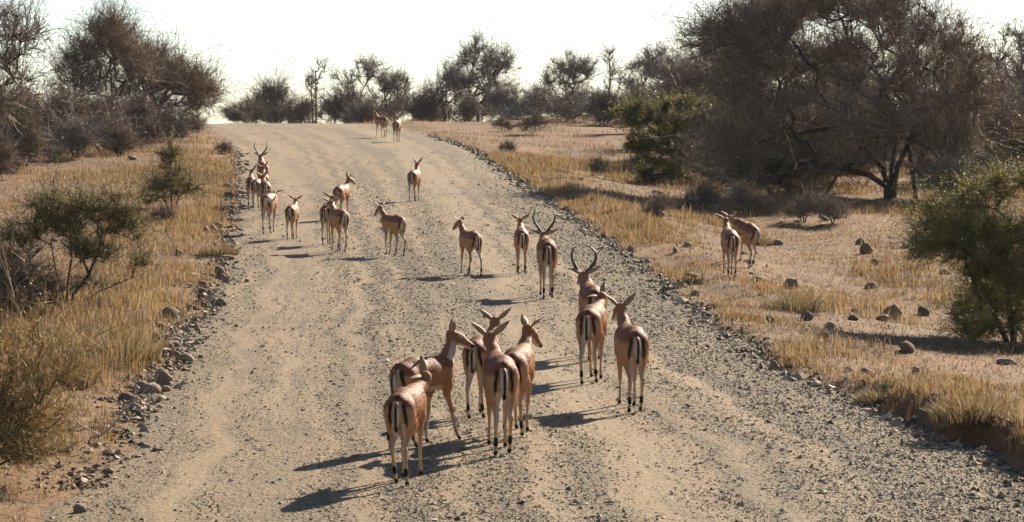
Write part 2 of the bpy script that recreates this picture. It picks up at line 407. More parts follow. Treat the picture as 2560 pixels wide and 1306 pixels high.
FIELD = 'stones lying in the dry grass beyond the road'
for a in [
    (425, 796, 48, 30, 'large reddish brown boulder at the top of the curving stone row beside the road'),
    (549, 688, 32, 24, 'big pale boulder perched at the grass edge above two small stones'),
    (552, 697, 26, 14, 'flat stone directly under the big pale boulder at the grass edge'),
    (480, 692, 34, 13, 'low flat slab in golden grass near the big pale boulder'),
    (569, 470, 26, 14, 'pale domed stone crowning the tall heap beside the line of antelopes'),
    (572, 494, 34, 15, 'wide dark stone at the middle of the heap beside the line of antelopes'),
    (516, 586, 24, 20, 'dark squat stone on the outer side of the small cluster by the road'),
    (532, 577, 22, 16, 'rounded brown stone on top of the small cluster by the road'),
    (545, 570, 24, 14, 'smooth tan stone on the road side of the small cluster'),
    (476, 778, 36, 16, 'long brown stone lying just behind the large reddish boulder'),
    (505, 770, 28, 18, 'brown stone closing the row behind the long brown stone'),
    (507, 715, 22, 16, 'small round stone in grass above the curving stone row'),
    (447, 640, 22, 18, 'dark upright stone half buried in golden grass'),
    (395, 853, 30, 22, 'brown rounded boulder low in the curving stone row beside the road'),
    (400, 818, 26, 16, 'oval stone next to the large reddish boulder'),
    (2232, 797, 62, 46, 'tall dark leaning boulder in the field near the shadow of the green bush'),
    (2205, 802, 36, 16, 'low dark stone touching the foot of the tall leaning boulder'),
    (2305, 788, 38, 27, 'square brown boulder between the tall leaning boulder and the green bush'),
    (2392, 782, 42, 32, 'rounded boulder at the rim of the green bush shade'),
    (2077, 822, 26, 18, 'small dark ball-shaped stone behind the split pale stone'),
    (2060, 846, 30, 20, 'split pale stone at the tip of the long bush shadow'),
    (2267, 879, 42, 26, 'blocky dark stone at the lower rim of the bush shadow'),
    (2290, 938, 27, 26, 'upright cube-like dark stone in open straw below the bush shadow'),
    (2518, 910, 56, 20, 'long pale stone lying below the green bush'),
    (2122, 930, 26, 13, 'low dark stone alone on bare soil above the road edge'),
    (2168, 634, 34, 28, 'pale round boulder in the open field behind the walking pair'),
    (2150, 612, 26, 22, 'dark round boulder touching the pale round boulder in the field'),
    (2185, 664, 24, 18, 'tan stone below the pale round boulder in the field'),
    (1978, 719, 46, 28, 'broad mound-shaped boulder in tall straw near the walking pair'),
    (2180, 721, 40, 20, 'flat-topped tan boulder in the middle of the field'),
    (1945, 612, 28, 14, 'flat stone behind the walking pair in the field'),
    (2265, 618, 22, 13, 'dark flat stone in short grass below the tree thicket'),
    (1900, 706, 36, 20, 'dark stone beside the hooves of the walking pair'),
    (1719, 619, 20, 15, 'round stone at the verge before the walking pair'),
    (1688, 632, 12, 18, 'small upright dark stump-like stone at the verge'),
    (2140, 782, 24, 12, 'pale flat stone in the loose pile near the leaning boulder'),
    (2136, 800, 28, 14, 'lowest stone of the loose pile near the leaning boulder'),
    (2020, 800, 34, 24, 'tawny triangular stone in straw above the road edge'),
    (1922, 806, 26, 20, 'brown stone half hidden in straw close to the road edge'),
    (1937, 925, 26, 24, 'pale egg-shaped stone standing at the gravel edge'),
    (1990, 948, 38, 18, 'pale flat stone capping the pebbles at the gravel edge'),
    (2302, 1045, 26, 24, 'brown stone on the grassy lip above the gravel'),
    (330, 400, 22, 14, 'dark red-brown stone in front of the brown scrub'),
    (1305, 458, 18, 12, 'pale stone at the road edge before the tree thicket'),
    (1642, 483, 36, 10, 'pale flat rocks under the green flat-topped acacia'),
    (200, 1282, 40, 22, 'dusty stone at the foot of the golden thorn bush'),
]:
    stone_px(a[0], a[1], a[2], a[3], a[4], 'larger single stones', name='boulder' if a[2] > 34 else 'stone')
# the loose row along the far-from-sun verge
HEAPS = [(430, 880, 60), (395, 920, 60), (370, 960, 50), (345, 1010, 45), (455, 840, 55), (480, 800, 50), (520, 760, 40), (585, 470, 30), (590, 420, 26), (575, 510, 36), (560, 530, 40), (545, 600, 30), (520, 735, 40), (560, 650, 20), (590, 385, 18)]
for j in range(150):
    px, py, sp = HEAPS[min(int(srnd.random()**1.25*15), 14)]
    px += srnd.gauss(0, sp*.42); py += srnd.gauss(0, sp*.42)
    x, y = spot(px, py); s = srnd.lognormvariate(math.log(.095), .42)
    stone(x, y, s*1.2, s*.9, 'small stone in the loose row ' + ('at its upper end, past the single file of antelopes' if py < 430 else 'heaped beside the single file of antelopes' if py < 620 else 'close to the big pale boulder' if py < 745 else
          'next to the large reddish boulder' if py < 862 else 'below the large reddish boulder' if py < 950 else 'at its lower end by the golden thorn bush'), 'stones in the loose row beside the boulders')
n = 2600
hi_ = rng.choice(15, n, p=np.array([3, 3, 3, 3, 3, 2.5, 2, 1.5, 1.2, 2, 1.6, 1, 1.4, 1, 1])/30.2)
pxy = np.array([HEAPS[k_] for k_ in hi_], float); pxy[:, :2] += rng.normal(0, .46, (n, 2))*pxy[:, 2:]
yv = np.array([spot(a_, b_) for a_, b_ in pxy[:, :2]]); sz = np.clip(rng.lognormal(math.log(.026), .45, n), .01, .08)
cols = np.array([[.34, .25, .17], [.26, .19, .13], [.18, .125, .09], [.40, .31, .22]])[rng.choice(4, n)]*rng.uniform(.75, 1.15, (n, 1))
V_, F_, C_ = chips(np.column_stack([yv, surf(yv[:, 0], yv[:, 1]) + sz*.2]), sz, cols, rng)
m_ = 2200; ye = K*(14.5 + 50*rng.random(m_)**1.4); xe = l_edge(ye) - .12 + rng.normal(0, .22, m_); se = np.clip(rng.lognormal(math.log(.03), .45, m_), .012, .09)
m2 = 3600; yr = K*(13 + 62*rng.random(m2)**1.5); xr = r_edge(yr) - .05 + rng.normal(0, .16, m2); sr = np.clip(rng.lognormal(math.log(.026), .45, m2), .012, .08)*(1 + .006*yr)
xe = np.concatenate([xe, xr]); ye = np.concatenate([ye, yr]); se = np.concatenate([se, sr])
Ve, Fe, Ce = chips(np.column_stack([xe, ye, surf(xe, ye) + se*.2]), se, np.array([[.30, .225, .155], [.22, .165, .115], [.12, .09, .066], [.38, .30, .215]])[rng.choice(4, len(xe))]*rng.uniform(.75, 1.15, (len(xe), 1)), rng)
Fe = Fe + len(V_); V_ = np.vstack([V_, Ve]); F_ = np.vstack([F_, Fe]); C_ = np.vstack([C_, Ce])
link('rubble', mk_mesh('rubble', V_, F_, C_), M_gravel, kind='stuff', label='broken rubble lining both edges of the gravel road')
for j in range(70):
    y = K*(14 + 62*srnd.random()**1.5)
    x = float(r_edge(y)) + srnd.gauss(.05, .16); s = min(.2, srnd.lognormvariate(math.log(.06), .40))*(1 + .006*y/K)
    stone(x, y, s*1.2, s*.8, 'grey cobble at the gravel shoulder ' + ('nearest the camera under the grassy lip' if y < 19*K else 'below the egg-shaped stone' if y < 23*K else 'facing the walking rams' if y < 33*K else 'beside the straw slope' if y < 48*K else 'high up towards the crest'), 'cobbles along the gravel shoulder')
for j in range(44):
    y = K*(17 + 45*srnd.random()); x = float(r_edge(y)) + .5 + 10*srnd.random(); s = srnd.lognormvariate(math.log(.14), .45)
    stone(x, y, s*1.3, s*.8, 'small weathered stone scattered in the straw field ' + ('below the green bush' if y < 22*K else 'on bare soil before the walking pair' if y < 30*K else 'behind the walking pair' if y < 38*K else 'in front of the great thorn tree' if y < 48*K else 'far up the slope'), 'small stones scattered in the straw field')
for j in range(14):
    y = K*(18 + 40*srnd.random()); x = float(l_edge(y)) - .6 - 5*srnd.random(); s = srnd.lognormvariate(math.log(.09), .35)
    stone(x, y, s*1.3, s*.8, 'small weathered stone lying in golden grass under the brown scrub', 'small stones in the golden grass')

# ------------------------------------------------------------------ dry grass
def blades(P, h, wd, lean, az, cols, rng):
    """bent two-piece blades: a quad below, a triangle above"""
    n = len(P); d = np.stack([np.cos(az), np.sin(az), np.zeros(n)], 1)
    fa = rng.uniform(0, 6.283, n); s = np.stack([np.cos(fa), np.sin(fa), np.zeros(n)], 1)*wd[:, None]*.5
    up = np.array([[0, 0, 1.]])
    m1 = P + up*(h*.55)[:, None] + d*(h*lean*.25)[:, None]
    tp = P + up*(h*(1 - .25*lean))[:, None] + d*(h*lean)[:, None]
    V = np.stack([P - s, P + s, m1 + s*.75, m1 - s*.75, tp], 1).reshape(-1, 3)
    i = np.arange(n)[:, None]*5
    return V, i + np.array([[0, 1, 2, 3]]), i + np.array([[3, 2, 4]]), np.repeat(cols, 5, axis=0)
def grass(name, side, ntuft, ymin, ymax, wmax, pw, label, seed, nb=(6, 12)):
    rng = np.random.default_rng(seed)
    yk = ymin + (ymax - ymin)*rng.random(ntuft)**pw; y = yk*K
    o = wmax*rng.random(ntuft)**1.3
    x = r_edge(y) + .12 + o if side > 0 else l_edge(y) - .12 - o
    inview = np.abs(x) < (yk + 2)*.345 + 1.0
    yk = yk[inview]
    x, y, o = x[inview], y[inview], o[inview]
    f = value_noise(x + 50, y*.7 + 20, .38, seed)*.6 + value_noise(x + 50, y, 1.4, seed + 1)*.4
    edge = np.exp(-(o/1.6)**2)
    dens = (.05 + .66*sstep(.46, .72, f + .20*edge)) if side > 0 else (.06 + .66*sstep(.44, .70, f + .15*edge))*(1 - .85*np.exp(-(o/.55)**2))
    if side > 0:      # bare trampled soil
        dens *= 1 - .8*np.exp(-((x - 6.2)/1.6)**2 - ((yk - 24)/3.2)**2)
        dens *= 1 - .75*np.exp(-((x - 5.6)/2.2)**2 - ((yk - 19.6)/1.6)**2)
        dens = np.where((yk < 19) & (o < 2.4), np.maximum(dens, .85), dens)
    if side < 0: dens = np.where((yk < 21) & (o > .5), np.maximum(dens, .62), dens)
    k = rng.random(len(x)) < dens
    x, y, o, f = x[k], y[k], o[k], f[k]
    nb_ = rng.integers(*nb, len(x)); idx = np.repeat(np.arange(len(x)), nb_); n = len(idx)
    sp = .05 + .0016*y[idx]/K
    px = x[idx] + rng.normal(0, 1, n)*sp; py = y[idx] + rng.normal(0, 1, n)*sp
    u = road_u(px, py); ok = (u < -.008) | (u > 1.008)
    px, py, idx = px[ok], py[ok], idx[ok]; n = len(px)
    hh = (.055 + .20*np.clip(f[idx]*1.8 - .62, 0, 1))*rng.lognormal(0, .35, n)
    hh *= .75 + .5*rng.random(len(x))[idx]
    if side < 0: hh *= 1 + .55*(1 - sstep(18*K, 23*K, py))
    wd = (.0045 + .00026*y[idx]/K)*rng.uniform(.7, 1.3, n)
    tone = rng.random(len(x))[idx]
    pal = np.array([[.325, .200, .085], [.40, .275, .135], [.255, .140, .052], [.150, .088, .038], [.41, .31, .18], [.125, .092, .044]])
    c = pal[np.minimum((tone*5.2 + rng.normal(0, .6, n)).clip(0, 5).astype(int), 5)]*rng.uniform(.78, 1.18, (n, 1))
    V, Q, T, C = blades(np.stack([px, py, surf(px, py) - .01], 1), hh, wd, np.abs(rng.normal(.35, .35, n)).clip(0, 1.3), rng.uniform(0, 6.283, n), c, rng)
    print(name, n)
    link(name, mk_mesh(name, V, [Q, T], C), M_grass, kind='stuff', label=label)
grass('dry_grass', 1, 62000, 13.2, 62, 17, 1.55, 'dry straw grass over the field beside the gravel shoulder', 21)
grass('dry_grass', 1, 16000, 55, 100, 34, 1.0, 'distant straw grass on the slope below the crest', 23, (3, 6))
grass('dry_grass', -1, 46000, 12.0, 62, 13, 1.45, 'golden grass on the verge behind the row of boulders', 22)
grass('dry_grass', -1, 7000, 52, 88, 16, 1.0, 'distant golden grass under the brown scrub', 24, (3, 6))

def litter(name, label, side, n, seed):
    rng = np.random.default_rng(seed); y = K*(13 + 42*rng.random(n)**1.5); o = 14*rng.random(n)**1.2
    x = r_edge(y) + .1 + o if side > 0 else l_edge(y) - .1 - o*.6
    k = (np.abs(x) < (y/K + 2)*.345 + .6) & (value_noise(x, y, .9, seed) + .3*rng.random(n) > .40); x, y = x[k], y[k]; n = len(x)
    h = rng.lognormal(math.log(.055), .5, n)
    pal = np.array([[.27, .18, .09], [.34, .25, .14], [.17, .105, .05], [.10, .065, .036], [.38, .31, .21]])
    V, Q, T, C = blades(np.stack([x, y, surf(x, y) - .004], 1), h, .009 + .0002*y/K*rng.uniform(.6, 1.4, n), rng.uniform(.5, 2.4, n), rng.uniform(0, 6.283, n), pal[rng.integers(0, 5, n)]*rng.uniform(.8, 1.15, (n, 1)), rng)
    link(name, mk_mesh(name, V, [Q, T], C), M_grass, kind='stuff', label=label)
litter('straw_litter', 'broken straw and litter strewn over the bare soil of the field', 1, 110000, 81)
litter('straw_litter', 'broken straw and litter under the golden grass', -1, 24000, 82)

# ------------------------------------------------------------------ trees and bushes
def skeleton(rng, stems, targets, step=.35, wander=.10):
    """stems: polylines from the foot; targets: points the branches reach for. Returns nodes, parents, depth order"""
    P = []; par = []; L = []
    for s in stems:
        for i, q in enumerate(s):
            P.append(np.array(q, float)); par.append(-1 if i == 0 else len(P) - 2)
            L.append(0 if i == 0 else L[-1] + np.linalg.norm(P[-1] - P[-2]))
    buf = np.zeros((len(P) + len(targets)*8, 3)); LL = np.zeros(len(buf)); n = len(P)
    ok = np.ones(len(buf), bool)
    buf[:n] = P; LL[:n] = L
    z0 = min(p_[2] for p_ in P) + .12*max(t_[2] for t_ in targets)
    ok[:n] = buf[:n, 2] > z0
    ok[[len(s) - 1 for s in stems[:1]]] = True
    c = np.array(stems[0][0]); order = np.argsort(np.linalg.norm(targets - c, axis=1))
    tips = []
    for q in targets[order]:
        d = np.linalg.norm(buf[:n] - q, axis=1)
        score = d + .22*(LL[:n] + d) + np.where(ok[:n], 0, 50)
        i = int(np.argmin(score)); dist = d[i]; k = max(1, min(7, int(dist/step)))
        a = buf[i].copy(); prev = i
        for j in range(1, k + 1):
            f = j/k; pt = a + (q - a)*f
            pt = pt + np.array([0, 0, 1.])*math.sin(f*math.pi)*dist*.08
            if j < k: pt = pt + rng.normal(0, wander*step, 3)
            buf[n] = pt; LL[n] = LL[prev] + np.linalg.norm(pt - buf[prev]); par.append(prev); prev = n; n += 1
        tips.append(prev)
    return buf[:n], np.array(par), np.array(tips)
def make_plant(seed, stems, blobs, n_target, r_tip=.006, r_pow=.46, r_max=.2, twigs=14, twig_len=.5, twig_r=.006,
               side=3, up=.25, tw_col=((.13, .10, .08), (.20, .155, .12)), leaf=None, shell=.5, step=.35, hang=0.0):
    """returns (limb mesh, crown mesh). blobs: (centre, radii, weight); leaf: (count, size, palette, flat)"""
    rng = np.random.default_rng(seed)
    wts = np.array([b[2] for b in blobs], float); wts /= wts.sum()
    ch = rng.choice(len(blobs), n_target, p=wts)
    d = rng.normal(0, 1, (n_target, 3)); d /= np.linalg.norm(d, axis=1, keepdims=True)
    rad = rng.random(n_target)**shell
    T = np.array([blobs[c_][0] for c_ in ch]) + d*rad[:, None]*np.array([blobs[c_][1] for c_ in ch])
    T[:, 2] = np.maximum(T[:, 2], .08 + .1*rng.random(n_target))
    P, par, tips = skeleton(rng, [np.array(s, float) for s in stems], T, step)
    n = len(P); cnt = np.zeros(n); cnt[tips] += 1
    for i in range(n - 1, -1, -1):
        if par[i] >= 0: cnt[par[i]] += cnt[i]
    r = np.minimum(r_tip*np.maximum(cnt, 1)**r_pow, r_max)
    c = np.array([i for i in range(n) if par[i] >= 0]); pa = par[c]
    ra = np.minimum(r[pa], r[c]*1.35)
    dirs = P[c] - P[pa]
    V, F = tubes(P[pa] - dirs*.08, P[c] + dirs*.08, ra, r[c], 5)
    limb = mk_mesh('trunk', V, F, smooth=True)
    # twigs on the thin ends
    thin = c[r[c] < r_tip*4.0]
    w_ = 1.0/(r[thin]); w_ /= w_.sum()
    nt_ = twigs*n_target
    at = rng.choice(thin, nt_, p=w_); f = rng.random((nt_, 1))
    B = P[par[at]]*(1 - f) + P[at]*f
    out_ = P[at] - P[par[at]]; out_ /= np.maximum(np.linalg.norm(out_, axis=1, keepdims=True), 1e-6)
    D = out_*.75 + rng.normal(0, .55, (nt_, 3)) + np.array([[0, 0, up]]) - np.array([[0, 0, hang]])
    D /= np.linalg.norm(D, axis=1, keepdims=True)
    Lg = twig_len*rng.lognormal(-.15, .5, (nt_, 1)); whip = rng.random((nt_, 1)) < .05; Lg = np.where(whip, Lg*1.5 + twig_len*.5, Lg)
    D = np.where(whip, D + np.array([[0, 0, .5]]), D); D /= np.linalg.norm(D, axis=1, keepdims=True)
    mid = B + D*Lg*.5 + rng.normal(0, .05, (nt_, 3))*Lg
    D2 = D + rng.normal(0, .3, (nt_, 3)); tip = mid + D2/np.linalg.norm(D2, axis=1, keepdims=True)*Lg*.55
    Bs = [B, mid]; Ts = [mid + (tip - mid)*.25, tip]; Rs = [np.full(nt_, twig_r), np.full(nt_, twig_r*.75)]
    for s_ in range(side):
        g_ = rng.random((nt_, 1)); q = np.where(g_ < .5, B + (mid - B)*g_*2, mid + (tip - mid)*(g_*2 - 1))
        e = D + rng.normal(0, .75, (nt_, 3)); e /= np.linalg.norm(e, axis=1, keepdims=True)
        Bs.append(q); Ts.append(q + e*Lg*rng.uniform(.25, .55, (nt_, 1))); Rs.append(np.full(nt_, twig_r*.62))
    B = np.vstack(Bs); T_ = np.vstack(Ts); R = np.concatenate(Rs)
    zc = T_[:, 2] > .02; B, T_, R = B[zc], T_[zc], R[zc]
    V, F = cones(B, T_, R)
    mixk = rng.random((len(B), 1)); C = np.array(tw_col[0])*(1 - mixk) + np.array(tw_col[1])*mixk
    cl = value_noise(T_[:, 0] + 40, T_[:, 2] + T_[:, 1]*.6 + 40, 1.1, seed % 50)*.6 + value_noise(T_[:, 0] + 40, T_[:, 2] + 40 - T_[:, 1], 2.7, seed % 50 + 1)*.4
    C *= (.45 + 1.1*cl)[:, None]
    C *= rng.uniform(.7, 1.3, (len(B), 1)); C *= np.where(rng.random((len(B), 1)) < .07, 2.6, 1.0); C = np.repeat(C, 4, axis=0)
    mats = [M_twig]; Fs = [F]
    if leaf:
        nl_, ls, pal, flat = leaf
        g_ = rng.integers(0, len(B), nl_); q = B[g_] + (T_[g_] - B[g_])*rng.random((nl_, 1)) + rng.normal(0, ls*.8, (nl_, 3))
        q[:, 2] = np.maximum(q[:, 2], .02)
        a1 = rng.normal(0, 1, (nl_, 3)); a1[:, 2] *= flat; a1 /= np.linalg.norm(a1, axis=1, keepdims=True)
        b1 = rng.normal(0, 1, (nl_, 3)); b1[:, 2] *= flat; b1 -= a1*(a1*b1).sum(1, keepdims=True); b1 /= np.maximum(np.linalg.norm(b1, axis=1, keepdims=True), 1e-6)
        l_ = ls*rng.uniform(.6, 1.5, (nl_, 1))
        LV = np.stack([q - a1*l_, q + b1*l_*.42, q + a1*l_, q - b1*l_*.42], 1).reshape(-1, 3)
        LF = np.arange(nl_)[:, None]*4 + np.array([[0, 1, 2, 3]]) + len(V)
        pc = np.array(pal)[rng.integers(0, len(pal), nl_)]*rng.uniform(.7, 1.3, (nl_, 1))
        V = np.vstack([V, LV]); C = np.vstack([C, np.repeat(pc, 4, axis=0)]); Fs.append(LF)
        mats.append(M_leaf)
    crown = mk_mesh('crown', V, Fs, C)
    for mm in mats: crown.materials.append(mm)
    if leaf:
        mi = np.zeros(len(crown.polygons), np.int32); mi[len(F):] = 1; crown.polygons.foreach_set('material_index', mi)
    limb.materials.append(M_bark)
    return limb, crown
def plant(name, label, cat, meshes, x, y, sc=(1, 1, 1), rz=0, group=None, sink=.03):
    e = bpy.data.objects.new(name, None); COL.objects.link(e); e.empty_display_size = .3
    e.location = (x, y, float(surf(x, y)) - sink); e.rotation_euler = (0, 0, rz); e.scale = sc
    e['label'] = label; e['category'] = cat
    if group: e['group'] = group
    link('trunk', meshes[0], parent=e); link('crown', meshes[1], parent=e)
    return e
GREY = ((.125, .098, .078), (.29, .235, .185))
BROWN = ((.12, .089, .064), (.31, .23, .165))
RUST = [(0.168, 0.109, 0.063), (0.126, 0.087, 0.053), (0.224, 0.154, 0.084), (0.119, 0.091, 0.059)]
OLIVE = [(0.150, 0.144, 0.043), (0.200, 0.181, 0.055), (0.113, 0.113, 0.038), (0.251, 0.208, 0.074)]
GREEN = [(0.101, 0.127, 0.032), (0.151, 0.174, 0.041), (0.071, 0.097, 0.026), (0.217, 0.217, 0.060)]
YELLOW = [(0.407, 0.319, 0.095), (0.304, 0.263, 0.073), (0.494, 0.377, 0.131), (0.231, 0.217, 0.065)]

def tree_proto(seed, h, wd, trunk_h, n_t=130, **kw):
    """unit habit trees: a stem, an uneven dome of lobes"""
    r = random.Random(seed)
    lean = (r.uniform(-.1, .1)*h, r.uniform(-.1, .1)*h)
    stems = [[(0, 0, 0), (lean[0]*.3, lean[1]*.3, trunk_h*.5), (lean[0]*.6, lean[1]*.6, trunk_h)]]
    if kw.pop('double', False): stems.append([(.15, .05, 0), (.28, .1, trunk_h*.6), (.32, .12, trunk_h*1.1)])
    low = kw.pop('low', 0.0)
    blobs = []
    for k in range(kw.pop('lobes', 9)):
        a = r.uniform(0, 6.283); q = r.uniform(.25, .78)**.7
        zt = trunk_h + (h - trunk_h)*(r.uniform(.12, .84)*(1 - .40*q*q)) - low*q*h*.3
        blobs.append(((math.cos(a)*q*wd*.50, math.sin(a)*q*wd*.50, zt), (wd*r.uniform(.15, .27), wd*r.uniform(.15, .27), h*r.uniform(.08, .17)), 1))
    blobs.append(((lean[0], lean[1], h*.80), (wd*.22, wd*.22, h*.17), 1.6))
    return make_plant(seed, stems, blobs, n_t, **kw)
def bush_proto(seed, h, wd, n_t=110, **kw):
    r = random.Random(seed); stems = []
    for k in range(kw.pop('n_stem', 4)):
        a = r.uniform(0, 6.283); q = wd*.16
        stems.append([(math.cos(a)*.06, math.sin(a)*.06, 0), (math.cos(a)*q*.6, math.sin(a)*q*.6, h*.18), (math.cos(a)*q, math.sin(a)*q, h*.38)])
    blobs = []
    for k in range(kw.pop('lobes', 8)):
        a = r.uniform(0, 6.283); q = r.uniform(.1, .9)
        blobs.append(((math.cos(a)*q*wd*.36, math.sin(a)*q*wd*.36, h*r.uniform(.25, .74)*(1 - .35*q)), (wd*r.uniform(.14, .22), wd*r.uniform(.14, .22), h*r.uniform(.13, .24)), 1))
    blobs.append(((0, 0, h*.55), (wd*.3, wd*.3, h*.36), 2))
    return make_plant(seed, stems, blobs, n_t, **kw)

# ---- kinds used several times along the crest and in the scrub
scrub = [bush_proto(100 + i, 2.6, 3.6, 130, twigs=13, twig_len=.62, twig_r=.014, side=3, tw_col=BROWN, r_tip=.006, r_max=.06, up=.4,
                    leaf=(3600, .03, RUST if i % 3 else OLIVE, .8)) for i in range(5)]
greyscrub = [bush_proto(120 + i, 2.4, 3.2, 115, twigs=13, twig_len=.62, twig_r=.014, tw_col=GREY, r_tip=.006, r_max=.06, up=.4,
                        leaf=(1200, .025, RUST + OLIVE, .8)) for i in range(3)]
openT = [tree_proto(140 + i, 5.0, 5.2, 1.0, 240, twigs=12, twig_len=.62, twig_r=.0135, side=3, tw_col=GREY, r_tip=.009, r_max=.13, lobes=16,
                    up=.4, leaf=(1500, .04, RUST, .8)) for i in range(4)]
def bare_proto(seed, double):
    r = random.Random(seed); st = [[(0, 0, 0), (.05, 0, 1.2), (.12, .05, 2.4), (.10, .05, 3.6)]]
    if double: st.append([(-.25, .1, 0), (-.35, .1, 1.1), (-.55, .1, 2.1), (-.6, .1, 2.8)])
    else: st.append([(.02, 0, .05), (.1, 0, 1.0), (.6, .1, 1.7), (.9, .1, 2.6)])
    bl = [((.1 + r.uniform(-.5, .5)*(4.6 - z)*.4, r.uniform(-.3, .3), z), (.62 - z*.09, .5, .5), 1) for z in (1.6, 2.0, 2.5, 2.9, 3.4, 3.8, 4.1)] + [((-.6 if double else .9, .1, 2.7), (.55, .5, .6), 2)]
    return make_plant(seed, st, bl, 75, twigs=6, twig_len=.5, twig_r=.012, side=2, tw_col=GREY, r_tip=.011, r_pow=.42, r_max=.09, up=.6)
bareT = [bare_proto(160, True), bare_proto(161, False)]
denseT = [tree_proto(170 + i, 5.0, 6.0, 1.0, 260, twigs=14, twig_len=.65, twig_r=.014, side=3, tw_col=BROWN, r_tip=.009, r_max=.16, low=.6, lobes=15, up=.4,
                     leaf=(6500, .035, RUST, .6)) for i in range(2)]

def put(kind, i, base_h, base_w, name, label, cat, px, y, top, wpx, rz=None, group=None):
    """a plant at distance y whose crown shows wpx wide and tops out at the given height in the photograph"""
    y = y*K; x = at_depth(px, y); h = tall(top, x, y); wd = wpx*y/FPX
    k = (h/base_h, wd/base_w)
    r = random.Random(int(px*7 + y*13))
    return plant(name, label, cat, kind[i % len(kind)], x, y, (k[1], k[1], k[0]), r.uniform(0, 6.28) if rz is None else rz, group)
CREST = 'trees and bushes along the crest'
LEFTSCRUB = 'brown scrub behind the golden grass'
RIGHTW = 'thicket beyond the straw field'
# crest, from the gap in the scrub towards the thicket
for a in [
    (scrub, 0, 2.6, 3.6, 'round_bush', 'low dark olive bush where the road vanishes over the crest', 'bush', 622, 93, 243, 130),
    (scrub, 3, 2.6, 3.6, 'round_bush', 'small dark bush at the lip of the road, outermost of the crest bushes', 'bush', 590, 90, 268, 80),
    (greyscrub, 1, 2.4, 3.2, 'thorn_bush', 'grey thorn bush with a domed top behind the olive crest bush', 'bush', 690, 100, 192, 170),
    (scrub, 2, 2.6, 3.6, 'round_bush', 'brown bush at the foot of the double-trunked bare tree', 'bush', 748, 95, 236, 120),
    (bareT, 0, 4.6, 2.6, 'bare_tree', 'leafless tree with two thin trunks rising above the crest of the road', 'tree', 790, 95, 140, 105),
    (scrub, 4, 2.6, 3.6, 'round_bush', 'dense bush between the bare double trunk and the domed acacia', 'bush', 865, 99, 215, 150),
    (openT, 0, 5.0, 5.2, 'acacia_tree', 'domed acacia with a thick dark trunk standing behind the two distant rams', 'tree', 932, 101, 134, 180),
    (greyscrub, 0, 2.4, 3.2, 'thorn_bush', 'pale grey thorn bush behind the two distant rams', 'bush', 915, 97, 245, 130),
    (scrub, 1, 2.6, 3.6, 'round_bush', 'brown bush just past the two distant rams on the crest', 'bush', 1055, 99, 215, 120),
    (openT, 1, 5.0, 5.2, 'acacia_tree', 'slender leaning acacia left of the tallest crest tree', 'tree', 1108, 99, 140, 140),
    (openT, 2, 5.0, 5.2, 'acacia_tree', 'tallest wide-crowned acacia on the crest with an open branching crown', 'tree', 1195, 98, 82, 205),
    (scrub, 0, 2.6, 3.6, 'round_bush', 'dark bush at the trunk of the tallest crest acacia', 'bush', 1172, 94, 232, 90),
    (greyscrub, 2, 2.4, 3.2, 'thorn_bush', 'grey thorn bush beside the tallest crest acacia', 'bush', 1262, 96, 218, 130),
    (greyscrub, 0, 2.4, 3.2, 'thorn_bush', 'grey bush behind the bleached fallen branch', 'bush', 1345, 92, 222, 130),
    (openT, 3, 5.0, 5.2, 'acacia_tree', 'compact dark acacia above the grey bushes, next after the tallest crest tree', 'tree', 1425, 97, 118, 180),
    (bareT, 1, 4.6, 2.6, 'bare_tree', 'crooked leafless tree between the compact acacia and the thicket', 'tree', 1520, 92, 110, 100),
    (scrub, 3, 2.6, 3.6, 'round_bush', 'brown bush in front of the compact dark acacia', 'bush', 1425, 90, 232, 140),
    (greyscrub, 1, 2.4, 3.2, 'thorn_bush', 'grey brush at the foot of the crooked leafless tree', 'bush', 1510, 86, 228, 140),
    (openT, 1, 5.0, 5.2, 'acacia_tree', 'purplish bare acacia rising behind the green flat-topped acacia', 'tree', 1645, 88, 106, 190),
    (greyscrub, 2, 2.4, 3.2, 'thorn_bush', 'dry bush behind the green flat-topped acacia', 'bush', 1600, 80, 215, 150),
]:
    put(*a, group=CREST)
# scrub on the golden-grass side
for a in [
    (openT, 2, 5.0, 5.2, 'acacia_tree', 'acacia with long bare branches reaching in from the edge above the scrub', 'tree', -95, 48, -90, 420),
    (scrub, 1, 2.6, 3.6, 'thorn_bush', 'big brown thorn bush under the overhanging bare branches', 'bush', 20, 57, 185, 250),
    (scrub, 2, 2.6, 3.6, 'thorn_bush', 'brown thorn bush between the peaked acacia and the overhanging branches', 'bush', 130, 59, 205, 230),
    (greyscrub, 0, 2.4, 3.2, 'thorn_bush', 'grey-brown thorn bush at the foot of the peaked acacia', 'bush', 255, 60, 225, 200),
    (scrub, 4, 2.6, 3.6, 'thorn_bush', 'brown thorn bush in front of the umbrella acacia', 'bush', 345, 63, 225, 170),
    (greyscrub, 2, 2.4, 3.2, 'thorn_bush', 'grey thorn bush beneath the umbrella acacia branches', 'bush', 425, 68, 262, 130),
    (scrub, 0, 2.6, 3.6, 'thorn_bush', 'low brush at the scrub end nearest the road crest', 'bush', 490, 76, 282, 90),
    (scrub, 3, 2.6, 3.6, 'thorn_bush', 'dark low thorn bush in front of the brown scrub wall', 'bush', 60, 52, 270, 190),
    (greyscrub, 1, 2.4, 3.2, 'thorn_bush', 'low grey thorn bush along the foot of the brown scrub', 'bush', 195, 56, 290, 170),
    (scrub, 2, 2.6, 3.6, 'thorn_bush', 'squat brown thorn bush nearest the sapling', 'bush', 300, 58, 290, 160),
    (scrub, 4, 2.6, 3.6, 'thorn_bush', 'dark thorn bush at the lower end of the scrub wall', 'bush', -10, 46, 330, 150),
]:
    put(*a, group=LEFTSCRUB)
